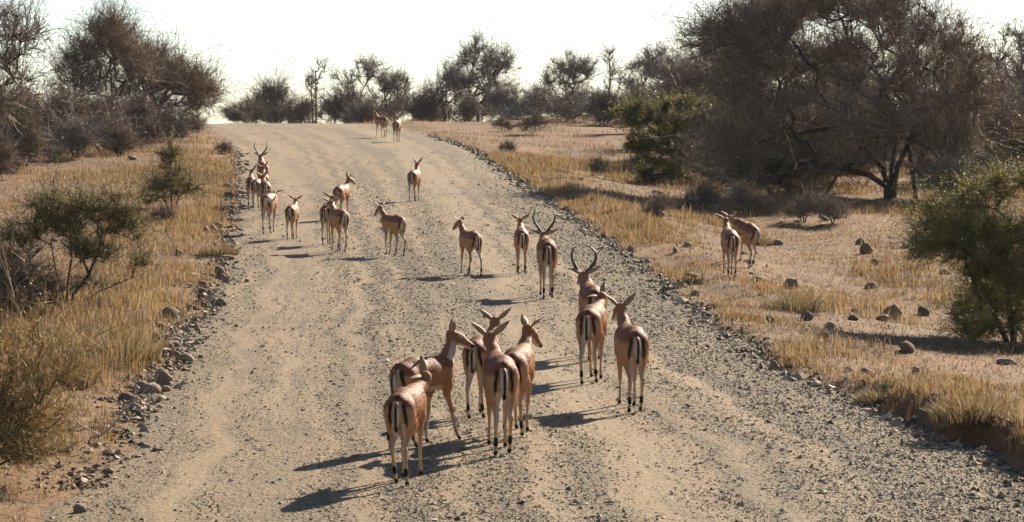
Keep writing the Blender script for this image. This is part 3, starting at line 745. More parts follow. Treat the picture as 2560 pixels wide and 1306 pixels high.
def lobed(px, d, seed, lobes, base, n_t, stems, **kw):
    x, y = at_depth(px, d*K), d*K; s_ = y/FPX; h0 = tall(base, x, y); rr = random.Random(seed); bl = []
    for (lx, ly, rx, ry, wt) in lobes:
        for dy in (-1, 1): bl.append((((lx - px)*s_, dy*rr.uniform(.3, 1.6), tall(ly, x, y)), (rx*s_, rr.uniform(.8, 1.3), ry*s_), wt))
    return make_plant(seed, stems, bl, n_t, **kw), x, y
pk_, x, y = lobed(268, 66, 401, [(285, 105, 60, 45, 2.0), (215, 130, 45, 35, 1.3), (335, 135, 40, 40, 1.2), (275, 165, 80, 35, 1.6), (190, 175, 45, 50, 1.2), (345, 175, 50, 45, 1.2), (180, 230, 50, 40, 1), (240, 215, 80, 40, 1.2), (275, 72, 40, 26, .8)], 380, 300,
                [[(0, 0, 0), (.1, 0, .9), (.2, .1, 1.9), (.15, .1, 3.0)], [(-.1, .1, 0), (-.3, .1, .9), (-1.0, .1, 2.0)]], r_tip=.010, r_pow=.41, r_max=.17, twigs=12, twig_len=.75, twig_r=.013, side=3, up=.55, tw_col=BROWN, leaf=(6000, .04, RUST, .7), step=.4)
plant('acacia_tree', 'tall tan-brown acacia with a rounded crown above the brown scrub', 'tree', pk_, x, y, group=LEFTSCRUB)
pk_, x, y = lobed(388, 70, 403, [(350, 150, 55, 35, 1.4), (400, 160, 60, 35, 1.6), (450, 190, 60, 35, 1.8), (500, 215, 45, 30, 1.5), (425, 225, 80, 35, 1.8), (350, 215, 60, 45, 1.3), (490, 255, 50, 22, 1.0), (400, 265, 70, 25, 1.0), (530, 235, 22, 18, .4)], 350, 330,
                [[(0, 0, 0), (.05, 0, .7), (.2, .1, 1.5), (.6, .1, 2.3)], [(-.05, .1, 0), (-.1, .1, .8), (-.6, .1, 1.9)]], r_tip=.010, r_pow=.41, r_max=.16, twigs=13, twig_len=.72, twig_r=.013, side=3, up=.35, tw_col=BROWN, leaf=(9000, .04, RUST + OLIVE[:2], .7), step=.4)
plant('acacia_tree', 'wide umbrella acacia overhanging the road side of the brown scrub', 'tree', pk_, x, y, group=LEFTSCRUB)
# thicket beyond the straw field
for a in [
    (denseT, 1, 5.0, 6.0, 'acacia_tree', 'tall bare acacia crown standing behind the great thorn tree', 'tree', 1960, 62, 2, 520),
    (openT, 3, 5.0, 5.2, 'acacia_tree', 'grey acacia at the crestward shoulder of the thicket', 'tree', 1780, 66, 100, 300),
    (denseT, 0, 5.0, 6.0, 'acacia_tree', 'brown acacia behind the thicket on the field side', 'tree', 2440, 62, 150, 330),
    (openT, 0, 5.0, 5.2, 'acacia_tree', 'dark purplish acacia rising at the far end of the thicket', 'tree', 2570, 66, 42, 330),
    (scrub, 2, 2.6, 3.6, 'thorn_bush', 'brown thorn bush filling the thicket beside the great thorn tree', 'bush', 2450, 55, 230, 280),
    (scrub, 4, 2.6, 3.6, 'thorn_bush', 'brown thorn bush at the far end of the thicket', 'bush', 2570, 56, 240, 260),
    (scrub, 0, 2.6, 3.6, 'thorn_bush', 'dense thorn bush behind the green flat-topped acacia', 'bush', 1830, 62, 190, 260),
    (greyscrub, 1, 2.4, 3.2, 'twig_bush', 'low reddish twig bush between the great thorn tree and the green bush', 'bush', 2400, 46, 385, 220),
    (scrub, 1, 2.6, 3.6, 'thorn_bush', 'dark drooping thorn bush under the great crown on the road side', 'bush', 1930, 49, 260, 300),
    (scrub, 3, 2.6, 3.6, 'thorn_bush', 'dark thorn bush under the great crown, just before its trunk', 'bush', 2060, 50, 240, 330),
    (scrub, 4, 2.6, 3.6, 'thorn_bush', 'low brush beyond the trunk of the great thorn tree', 'bush', 2330, 52, 330, 160),
]:
    put(*a, group=RIGHTW)

# the continuous brush behind the trees one can tell apart
def brush_mass(name, label, rows, seed):
    src = [bush_proto(300 + seed*5 + i, 2.5, 3.4, 60, twigs=8, twig_len=.8, twig_r=.018, side=2, tw_col=BROWN if i % 2 else GREY, r_tip=.010, r_max=.05, up=.35)[1] for i in range(4)]
    arr = []
    for me in src:
        v = np.empty(len(me.vertices)*3); me.vertices.foreach_get('co', v); l = np.empty(len(me.loops), np.int32); me.loops.foreach_get('vertex_index', l)
        c = np.empty(len(me.vertices)*4); me.attributes['tint'].data.foreach_get('color', c); arr.append((v.reshape(-1, 3), l.reshape(-1, 3), c.reshape(-1, 4)[:, :3]))
        bpy.data.meshes.remove(me)
    r = random.Random(seed); Vs = []; Fs = []; Cs = []; o = 0
    for (x0, x1, step_, d0, d1, t0, t1) in rows:
        px = x0
        while px <= x1:
            f = (px - x0)/max(1, x1 - x0); yy = (d0 + (d1 - d0)*f + r.uniform(-1.5, 1.5))*K; xx = at_depth(px, yy)
            h = max(.6, tall(t0 + (t1 - t0)*f + r.uniform(-14, 14), xx, yy)); wd = step_*2.0*yy/FPX
            v, l, c = arr[r.randrange(4)]; a = r.uniform(0, 6.28); q = v.copy()
            q[:, 0] = v[:, 0]*math.cos(a) - v[:, 1]*math.sin(a); q[:, 1] = v[:, 0]*math.sin(a) + v[:, 1]*math.cos(a)
            q = q*np.array([wd/3.4, wd/3.4, h/2.5]) + np.array([xx, yy, float(surf(xx, yy)) - .05])
            Vs.append(q); Fs.append(l + o); Cs.append(c*r.uniform(.8, 1.2)); o += len(q); px += step_*r.uniform(.8, 1.2)
    link(name, mk_mesh(name, np.vstack(Vs), np.vstack(Fs), np.vstack(Cs)), M_twig, kind='stuff', label=label)
brush_mass('crest_undergrowth', 'unbroken dry brush behind the trees along the crest', [(640, 1000, 62, 103, 104, 262, 240), (1000, 1780, 66, 105, 98, 236, 205), (1240, 1720, 60, 92, 84, 262, 235)], 1)
brush_mass('scrub_undergrowth', 'unbroken brown brush filling the scrub behind the golden grass', [(-60, 470, 66, 70, 76, 205, 255), (-40, 420, 70, 60, 66, 255, 285), (-60, 160, 70, 49, 55, 350, 330)], 2)
brush_mass('thicket_undergrowth', 'unbroken dark brush filling the thicket behind the great thorn tree', [(1700, 2640, 95, 72, 70, 150, 190), (1830, 2640, 90, 60, 60, 235, 250), (1860, 2180, 75, 52, 53, 330, 300)], 3)

# the great thorn tree
x, y = at_depth(2225, 48.0*K), 48.0*K
s = y/FPX; H = tall(5, x, y)
bl = []
rr = random.Random(3)
for (bx, bz, rx, rz_, wt) in [(-400, 390, 120, 70, 1.6), (-330, 440, 130, 60, 1.8), (-180, 480, 130, 55, 1.6), (-40, 470, 110, 55, 1.6), (70, 420, 100, 70, 1.4), (150, 340, 80, 80, 1.1),
                              (190, 240, 70, 70, .9), (-250, 320, 170, 110, 2.2), (-80, 330, 150, 100, 2.0), (-340, 230, 130, 90, 1.8), (-400, 110, 110, 60, 1.2), (-300, 170, 140, 80, 1.4), (80, 250, 110, 90, 1.1), (-120, 200, 110, 70, 1.4), (-20, 150, 110, 60, 1.2), (130, 130, 90, 50, 1.0), (-240, 90, 130, 50, 1.3), (-380, 60, 110, 45, 1.1), (-110, 90, 90, 45, .9), (60, 330, 130, 80, 1.4), (-350, 330, 100, 90, 1.2), (190, 170, 60, 60, .7)]:
    for dy in (-1, 1):
        bl.append(((bx*s, dy*rr.uniform(.3, 1.9), bz*s), (rx*s, rr.uniform(.8, 1.4), rz_*s), wt))
stems = [[(0, 0, 0), (.02, 0, .5), (.06, .05, 1.0), (.18, .1, 1.7), (.12, .2, 2.6)], [(-.10, .08, 0), (-.10, .05, .5), (-.22, 0, .95), (-.85, -.1, 1.6), (-1.7, -.2, 2.2)],
         [(.13, -.06, 0), (.14, -.05, .5), (.22, -.1, 1.0), (.6, -.3, 1.8), (.85, -.3, 2.7)], [(-.05, -.12, 0), (-.12, -.16, .4), (-.7, -.5, .75), (-1.5, -.8, .95)]]
big = make_plant(7, stems, bl, 1000, r_tip=.009, r_pow=.41, r_max=.19, twigs=18, twig_len=.72, twig_r=.0115, side=3, up=.45,
                 tw_col=((.11, .080, .056), (.34, .255, .18)), leaf=(26000, .034, RUST, .8), shell=.55, step=.4)
plant('thorn_tree', 'great dark thorn tree with a huge twiggy crown over several trunks', 'tree', big, x, y)
x2 = at_depth(2292, 48.5*K)
slim = tree_proto(215, 4.6, 3.2, 1.9, 90, twigs=14, twig_len=.5, twig_r=.008, tw_col=GREY, r_tip=.011, r_max=.075, up=.5, leaf=(2500, .035, RUST, .8))
plant('thorn_tree', 'slender upright thorn tree close beside the great trunk', 'tree', slim, x2, 48.5*K)

# green flat-topped acacia on the road side of the thicket
x, y = at_depth(1635, 54.0*K), 54.0*K
s = y/FPX
bl = [((bx*s, by, bz*s), (rx*s, 1.0, rz_*s), wt) for (bx, by, bz, rx, rz_, wt) in
      [(-50, .3, 185, 60, 12, 1.3), (60, 0, 200, 120, 15, 2.2), (150, .5, 190, 100, 18, 2), (-40, -.4, 160, 60, 11, 1.6), (90, -.6, 160, 120, 15, 2), (20, .6, 130, 95, 13, 1.8), (140, -.4, 115, 100, 20, 1.6), (200, 0, 150, 70, 30, 1.2), (-10, -.3, 100, 70, 14, 1.3), (60, -.5, 75, 90, 22, 1.8), (20, .2, 40, 70, 30, 1.6), (110, -.2, 35, 90, 32, 1.6), (-10, -.3, 20, 40, 18, .7)]]
fl = make_plant(31, [[(-.15, 0, 0), (-.05, 0, .6), (.3, .1, 1.1)], [(.6, .2, 0), (.8, .2, .6), (1.2, .2, 1.2)]], bl, 270, r_tip=.008, r_max=.07, twigs=14, twig_len=.35, twig_r=.009, side=3, up=.05,
                tw_col=((.07, .06, .04), (.13, .11, .07)), leaf=(70000, .040, [(a_*1.35, b_*1.3, c_) for a_, b_, c_ in GREEN + OLIVE + OLIVE] + YELLOW[:2], .25), shell=.6)
plant('flat_topped_acacia', 'green flat-topped acacia in tiers at the road side of the thicket', 'tree', fl, x, y)

# near green bush, cut by the frame, in front of the thicket
x, y = at_depth(2520, 24.0*K), 24.0*K
s = y/FPX
bl = [((bx*s, by, bz*s), (rx*s, .8, rz_*s), wt) for (bx, by, bz, rx, rz_, wt) in
      [(-110, 0, 285, 110, 22, 1.6), (-165, -.3, 250, 85, 20, 1.7), (-185, 0, 300, 50, 12, .5), (-110, .3, 330, 100, 22, 1.2), (-60, .2, 375, 110, 20, .9), (30, 0, 410, 130, 25, .9), (40, -.4, 270, 150, 55, 3), (-50, -.5, 200, 120, 50, 2.6),
       (60, -.6, 140, 140, 80, 3), (-30, .3, 90, 130, 60, 2.2), (180, 0, 250, 130, 100, 2), (120, -.3, 60, 140, 55, 1.8), (-60, -.4, 50, 90, 40, 1.2)]]
gb = make_plant(47, [[(.1, 0, 0), (.05, 0, .4), (0, 0, .9)], [(.25, .1, 0), (.5, .1, .5), (.7, .1, 1.0)], [(0, -.1, 0), (-.2, -.1, .4), (-.5, -.1, .8)]], bl, 330, r_tip=.005, r_max=.05, twigs=24, twig_len=.36, twig_r=.0046, side=3, up=.05,
                tw_col=((.085, .072, .028), (.24, .20, .08)), leaf=(95000, .018, [(a_*1.35, b_*1.3, c_) for a_, b_, c_ in GREEN[:2] + OLIVE] + YELLOW[:3], .35), shell=.6, step=.2)
plant('green_bush', 'dense feathery green bush casting the long dark shadow over the straw field', 'bush', gb, x, y)

# saplings and bushes on the golden grass
x, y = spot(428, 524)
sp_ = make_plant(61, [[(0, 0, 0), (.01, 0, .6), (-.02, .01, 1.2), (-.03, 0, 1.85)], [(.05, .02, 0), (.2, .05, .35)], [(-.04, 0, 0), (-.2, 0, .3)]],
                 [((0, 0, .75), (.55, .5, .45), 2), ((.4, 0, .5), (.55, .4, .32), 1.6), ((-.4, 0, .45), (.5, .4, .32), 1.5), ((-.02, 0, 1.35), (.28, .28, .3), .8)], 90,
                 r_tip=.004, r_max=.03, twigs=16, twig_len=.30, twig_r=.006, side=3, up=.4, tw_col=((.10, .085, .05), (.2, .16, .08)), leaf=(7500, .02, YELLOW + YELLOW + OLIVE, .9), step=.2)
plant('sapling', 'thin yellow-green sapling with a straight dark stem in golden grass', 'sapling', sp_, x, y)
x, y = spot(165, 772)
s = y/FPX
bl = [((bx*s, by, bz*s), (rx*s, .35, rz_*s), wt) for (bx, by, bz, rx, rz_, wt) in
      [(-110, 0, 170, 60, 60, 1), (-50, .2, 230, 60, 55, 1.2), (20, -.1, 215, 70, 70, 1.3), (85, 0, 250, 60, 50, 1.2), (130, .1, 200, 55, 50, 1), (60, -.3, 150, 80, 40, 1), (-140, 0, 110, 40, 40, .6), (190, 0, 110, 25, 20, .2)]]
bh = make_plant(67, [[(0, 0, 0), (-.06, 0, .3), (-.16, 0, .65), (-.22, 0, 1.0)], [(.03, 0, 0), (.12, 0, .25), (.35, 0, .55), (.5, 0, .9)], [(0, .04, 0), (.02, .05, .4), (.08, .05, .8), (.06, .05, 1.2)], [(-.03, 0, 0), (-.3, -.05, .3), (-.6, -.05, .55)], [(.04, 0, 0), (.5, 0, .28), (1.0, 0, .5)]], bl, 190,
                r_tip=.0038, r_pow=.42, r_max=.026, twigs=15, twig_len=.30, twig_r=.0048, side=3, up=.4, tw_col=((.06, .05, .03), (.18, .14, .08)), leaf=(15000, .017, OLIVE + YELLOW + YELLOW, .9), step=.2)
plant('leafy_bush', 'sparse olive bush with forked dark stems in the golden grass', 'bush', bh, x, y)
bl = [((-.2, 0, .45), (.5, .5, .3), 1), ((.25, .1, .35), (.5, .4, .25), 1), ((0, -.2, .6), (.4, .4, .25), 1)]
dk = make_plant(71, [[(0, 0, 0), (.05, 0, .2)], [(.05, .05, 0), (.2, .05, .2)], [(-.05, 0, 0), (-.2, 0, .2)]], bl, 90, r_tip=.004, r_max=.02, twigs=12, twig_len=.24, twig_r=.006, tw_col=BROWN, leaf=(2500, .016, RUST, .9), step=.2)
for (px, py, k, lb) in [(60, 780, 1.0, 'dark dry brush beside the stems of the olive bush'), (10, 800, .9, 'dark dry brush at the frame edge past the olive bush'), (215, 745, .55, 'small dead brush at the feet of the olive bush'),
                        (1640, 545, .7, 'low grey brush in shade under the thicket'), (2300, 650, .5, 'small dry brush below the low reddish twig bush'),
                        (1500, 440, .7, 'low brown brush on the slope below the crest'), (1270, 385, .55, 'small brown brush beside the upper road edge'), (2080, 560, .9, 'dark brush in the shade before the great trunk'),
                        (1260, 330, .9, 'brown brush below the tallest crest acacia'), (1330, 335, 1.1, 'tangled brush under the bleached fallen branch'), (410, 560, .5, 'dark brush beneath the thin sapling'), (560, 385, .6, 'small brush at the upper end of the stone row'),
                        (2010, 555, .9, 'dark brush where the thicket meets the straw field'), (1870, 540, 1.0, 'dry brush at the road-side hem of the great crown'), (1615, 425, .8, 'dark brush around the foot of the green flat-topped acacia'), (1700, 450, .8, 'dark brush in the shade of the green flat-topped acacia'), (1760, 520, .9, 'dry brush between green acacia and great thorn tree')]:
    x, y = spot(px, py); plant('dry_brush', lb, 'bush', dk, x, y, (k, k, k*srnd.uniform(.8, 1.1)), srnd.uniform(0, 6), 'low dry brush')
# golden thorn bush close to the camera
x, y = at_depth(-15, 14.6*K), 14.6*K
s = y/FPX
bl = [((bx*s, by, bz*s), (rx*s, .5, rz_*s), wt) for (bx, by, bz, rx, rz_, wt) in
      [(-80, 0, 290, 110, 70, 1.4), (40, .2, 220, 110, 70, 1.4), (90, -.2, 150, 110, 50, 1.2), (-40, -.3, 160, 130, 70, 1.5), (90, 0, 330, 50, 40, .4), (150, .1, 260, 50, 40, .4), (60, -.4, 70, 120, 40, 1), (-150, 0, 360, 80, 50, .8)]]
gt = make_plant(77, [[(-.3, 0, 0), (-.25, 0, .3), (-.1, 0, .6)], [(-.25, .1, 0), (-.05, .1, .25), (.2, .1, .45)], [(-.35, 0, 0), (-.5, 0, .4), (-.6, 0, .9)], [(-.2, -.1, 0), (.1, -.2, .15), (.4, -.2, .3)]], bl, 200,
                r_tip=.0026, r_pow=.45, r_max=.02, twigs=8, twig_len=.36, twig_r=.0042, side=3, up=.5, tw_col=((.17, .11, .042), (.44, .30, .12)), leaf=(5000, .014, [(.30, .20, .06), (.22, .165, .05), (.36, .26, .10), (.14, .115, .035)], .9), step=.18)
plant('thorn_bush', 'golden thorn bush with many thin upright twigs closest to the camera', 'bush', gt, x, y)
# tussocks one can tell apart
def tussock(px, py, wd, ht, label, green, seed):
    rng = np.random.default_rng(seed); n = 700; x, y = spot(px, py)
    r_ = wd*.5*np.sqrt(rng.random(n)); a_ = rng.uniform(0, 6.283, n)
    P = np.stack([r_*np.cos(a_), r_*np.sin(a_), np.zeros(n) - .02], 1)
    pal = np.array([[.30, .21, .10], [.20, .14, .065], [.38, .29, .16]] + ([[.16, .15, .07], [.12, .12, .06]] if green else [[.15, .09, .04]]))
    V, Q, T, C = blades(P, ht*(1 - .5*(r_/wd*2)**2)*rng.uniform(.6, 1.15, n), np.full(n, .011), .25 + .9*r_/wd*2*rng.random(n), a_ + rng.normal(0, .5, n), pal[rng.integers(0, len(pal), n)]*rng.uniform(.7, 1.15, (n, 1)), rng)
    o = link('grass_tussock', mk_mesh('grass_tussock', V, [Q, T], C), M_grass, label=label, category='tussock', group='single grass tussocks'); o.location = (x, y, float(surf(x, y)))
for q in [(1985, 778, 1.0, .42, 'grey-green grass tussock in the straw field near the walking pair', True, 1), (2300, 648, .7, .3, 'small brown tussock below the reddish twig bush', False, 2), (1890, 610, .8, .25, 'reddish tussock behind the walking pair', False, 3),
          (290, 900, 1.1, .5, 'tall straw tussock inside the curve of the stone row', False, 4), (200, 880, 1.0, .45, 'straw tussock between the stone row and the golden thorn bush', False, 5), (150, 960, .9, .45, 'straw tussock at the edge of the golden thorn bush', False, 6),
          (2420, 1050, .8, .35, 'straw tussock on the grassy lip over the gravel', False, 7), (2200, 1010, .6, .25, 'low straw tussock above the gravel edge near the broken stick', False, 8), (1610, 600, .8, .3, 'straw tussock on the verge opposite the lyre-horned ram', False, 9),
          (545, 640, .8, .35, 'reddish straw tussock between the stone cluster and the big pale boulder', False, 10), (350, 560, .9, .35, 'straw tussock below the thin sapling', False, 11)]: tussock(*q)
# bleached fallen branches
def fallen(px, py, seed, ln, label, k=1.0):
    rng = np.random.default_rng(seed); x, y = spot(px, py)
    A = []; B = []; ra = []; rb = []
    def go(p_, d_, r_, n_):
        for i_ in range(n_):
            q = p_ + d_*ln*.16; d_ = d_ + rng.normal(0, .22, 3); d_ = d_/np.linalg.norm(d_)
            q[2] = max(q[2], .02)
            A.append(p_); B.append(q); ra.append(r_); rb.append(r_*.82)
            if rng.random() < .55 and r_ > .008*k:
                e = d_ + rng.normal(0, .7, 3); e[2] = abs(e[2]); go(q.copy(), e/np.linalg.norm(e), r_*.6, 3)
            p_ = q; r_ *= .82
    go(np.array([-ln*.4, 0, .05]), np.array([.9, .1, .25]), .035*k, 6)
    V, F = tubes(np.array(A), np.array(B), np.array(ra), np.array(rb), 5)
    me = mk_mesh('fallen_branch', V, F, np.tile([[.42, .36, .29]], (len(V), 1)), smooth=True)
    o = link('fallen_branch', me, M_twig, label=label, category='branch', group='fallen dead branches'); o.location = (x, y, float(surf(x, y)))
fallen(1325, 322, 3, 3.0, 'bleached fallen branch lying below the grey crest bushes', 1.6)
fallen(300, 1110, 4, .8, 'pale broken branch in straw beside the golden thorn bush', .5)
fallen(2150, 1000, 6, .6, 'thin broken stick on the straw above the gravel edge', .3)
fallen(235, 830, 8, .7, 'dry stick standing in grass below the olive bush', .35)

# ------------------------------------------------------------------ impalas
def nets(D, org, h):
    ins = D < 0
    nx_, ny_, nz_ = D.shape
    c = ins[:-1, :-1, :-1].astype(np.int8)*0
    for a in (0, 1):
        for b in (0, 1):
            for e in (0, 1): c = c + ins[a:nx_-1+a, b:ny_-1+b, e:nz_-1+e]
    act = (c > 0) & (c < 8)
    I = np.argwhere(act); idx = -np.ones(act.shape, np.int64); idx[act] = np.arange(len(I))
    acc = np.zeros((len(I), 3)); cnt = np.zeros((len(I), 1))
    cor = [(a, b, e) for a in (0, 1) for b in (0, 1) for e in (0, 1)]
    for p0 in cor:
        for ax in range(3):
            if p0[ax]: continue
            p1 = list(p0); p1[ax] = 1
            a = D[I[:, 0]+p0[0], I[:, 1]+p0[1], I[:, 2]+p0[2]]; b = D[I[:, 0]+p1[0], I[:, 1]+p1[1], I[:, 2]+p1[2]]
            k = (a < 0) != (b < 0); f = np.where(k, a/np.where(k, a - b, 1), 0)
            pt = np.tile(np.array(p0, float), (len(I), 1)); pt[:, ax] += f
            acc += pt*k[:, None]; cnt += k[:, None]
    V = (I + acc/cnt)*h + org
    Q = []
    for ax in range(3):
        o1, o2 = [(1, 2), (2, 0), (0, 1)][ax]
        sl0 = [slice(None)]*3; sl1 = [slice(None)]*3; sl0[ax] = slice(0, -1); sl1[ax] = slice(1, None)
        a = ins[tuple(sl0)]; b = ins[tuple(sl1)]
        E = np.argwhere(a != b)
        E = E[(E[:, o1] > 0) & (E[:, o2] > 0) & (E[:, o1] < act.shape[o1]) & (E[:, o2] < act.shape[o2])]
        fl = a[E[:, 0], E[:, 1], E[:, 2]]
        def g_(d1, d2):
            q = E.copy(); q[:, o1] -= d1; q[:, o2] -= d2; return idx[q[:, 0], q[:, 1], q[:, 2]]
        q = np.stack([g_(1, 1), g_(0, 1), g_(0, 0), g_(1, 0)], 1)
        q[~fl] = q[~fl][:, ::-1]
        Q.append(q)
    return V, np.vstack(Q)
def rotz(a): c, s_ = math.cos(a), math.sin(a); return np.array([[c, -s_, 0], [s_, c, 0], [0, 0, 1]])
def rotx(a): c, s_ = math.cos(a), math.sin(a); return np.array([[1, 0, 0], [0, c, -s_], [0, s_, c]])
def roty(a): c, s_ = math.cos(a), math.sin(a); return np.array([[c, 0, s_], [0, 1, 0], [-s_, 0, c]])
FURC = dict(saddle=np.array([.28, .092, .032]), flank=np.array([.55, .275, .125]), white=np.array([.74, .64, .51]), leg=np.array([.54, .32, .165]), black=np.array([.014, .011, .009]), rump=np.array([.37, .155, .068]), cream=np.array([.56, .345, .19]))
FURC = {k_: v_*(.86 if k_ != 'white' else .92) for k_, v_ in FURC.items()}
def ear_mesh(side, vox):
    """a cupped leaf-shaped ear pointing along +z, hollow facing +y"""
    n, mth = 9, 6; L = .195; V = []; C = []
    for layer in (0, 1):
        for i_ in range(n):
            s_ = i_/(n-1); wd = .043*math.sin(math.pi*min(1, s_*.93 + .10))**.75*(1 - .25*s_) if s_ < 1 else .002
            for j_ in range(mth):
                q = j_/(mth-1)*2 - 1
                V.append((q*wd, -.022*(1 - q*q)*math.sin(math.pi*min(1, s_ + .15)) - .006*layer*(1 - s_*.6) + .012*s_, s_*L))
                if layer == 0: c = FURC['white']*.85 if abs(q) < .85 else FURC['flank']
                else: c = FURC['leg']*.9
                if s_ > .80 : c = FURC['black']*1.4
                elif layer == 1 and abs(q) > .9: c = c*.5
                C.append(c)
    F = []
    for i_ in range(n-1):
        for j_ in range(mth-1):
            a = i_*mth + j_; F.append([a, a+1, a+mth+1, a+mth]); o = n*mth; F.append([o+a, o+a+mth, o+a+mth+1, o+a+1])
        for j_ in (0, mth-1):
            a = i_*mth + j_; o = n*mth; F.append([a, a+mth, o+a+mth, o+a] if j_ == 0 else [a+mth, a, o+a, o+a+mth])
    return mk_mesh('ear', np.array(V), np.array(F), np.array(C), smooth=True)
EAR = ear_mesh(1, 0); EAR.materials.append(M_fur)
def horn_mesh(kind):
    n = 34; s_ = np.linspace(0, 1, n)
    ctl = {'lyre': [(.028, 0, 0), (.085, -.045, .075), (.150, -.085, .165), (.165, -.085, .25), (.145, -.05, .32), (.125, -.015, .385)],
           'closed': [(.028, 0, 0), (.10, -.05, .07), (.155, -.09, .16), (.150, -.08, .25), (.095, -.04, .32), (.045, -.01, .345)],
           'wide': [(.028, 0, 0), (.08, -.03, .07), (.135, -.06, .14), (.165, -.07, .21), (.160, -.05, .29), (.145, -.02, .37)]}[kind]
    c = np.array(ctl); tk = np.linspace(0, 1, len(c))
    P = np.stack([np.interp(s_, tk, c[:, k]) for k in range(3)], 1)
    for _ in range(3): P[1:-1] = (P[:-2] + 2*P[1:-1] + P[2:])/4
    R = (.0195*(1 - s_)**.8 + .004)*(1 + .10*np.sin(s_*95)*(s_ < .75))
    V, F = loft(P, R, 8)
    me = mk_mesh('horn', V, F, np.tile([[.045, .036, .030]], (len(V), 1)), smooth=True); me.materials.append(M_horn); return me
HORN = {k: horn_mesh(k) for k in ('lyre', 'closed', 'wide')}
def tail_mesh(flag):
    P = [(0, 0, 0), (0, -.035, -.02), (0, -.05, -.09), (0, -.048, -.17), (0, -.04, -.25), (0, -.035, -.31)] if not flag else [(0, 0, 0), (.03, -.05, -.02), (.10, -.09, -.05), (.18, -.10, -.04), (.24, -.10, .02), (.25, -.10, .08)]
    tk = np.linspace(0, 1, len(P)); s_ = np.linspace(0, 1, 14); P = np.stack([np.interp(s_, tk, np.array(P)[:, k]) for k in range(3)], 1)
    R = .014 + .014*np.sin(np.pi*np.clip(s_*1.05, 0, 1)); R[-1] = .006
    V, F = loft(P, R, 10)
    mid = V.copy(); C = np.tile(FURC['white'][None]*.95, (len(V), 1))
    if not flag:
        blk = (np.abs(V[:, 0]) < .0185) & (V[:, 1] < -.03)
        C[blk & (V[:, 2] < -.03)] = FURC['black']; C[V[:, 2] > -.05] = FURC['rump']; C[V[:, 2] < -.27] = FURC['white']
    else: C[:30] = FURC['rump']
    me = mk_mesh('tail', V, F, C, smooth=True); me.materials.append(M_fur); return me
TAIL = tail_mesh(False); TAILF = tail_mesh(True)
def eye_mesh():
    import bmesh
    bm = bmesh.new(); bmesh.ops.create_icosphere(bm, subdivisions=1, radius=.013); me = bpy.data.meshes.new('eye'); bm.to_mesh(me); bm.free()
    for p_ in me.polygons: p_.use_smooth = True
    me.materials.append(M_eye); return me
EYE = eye_mesh()

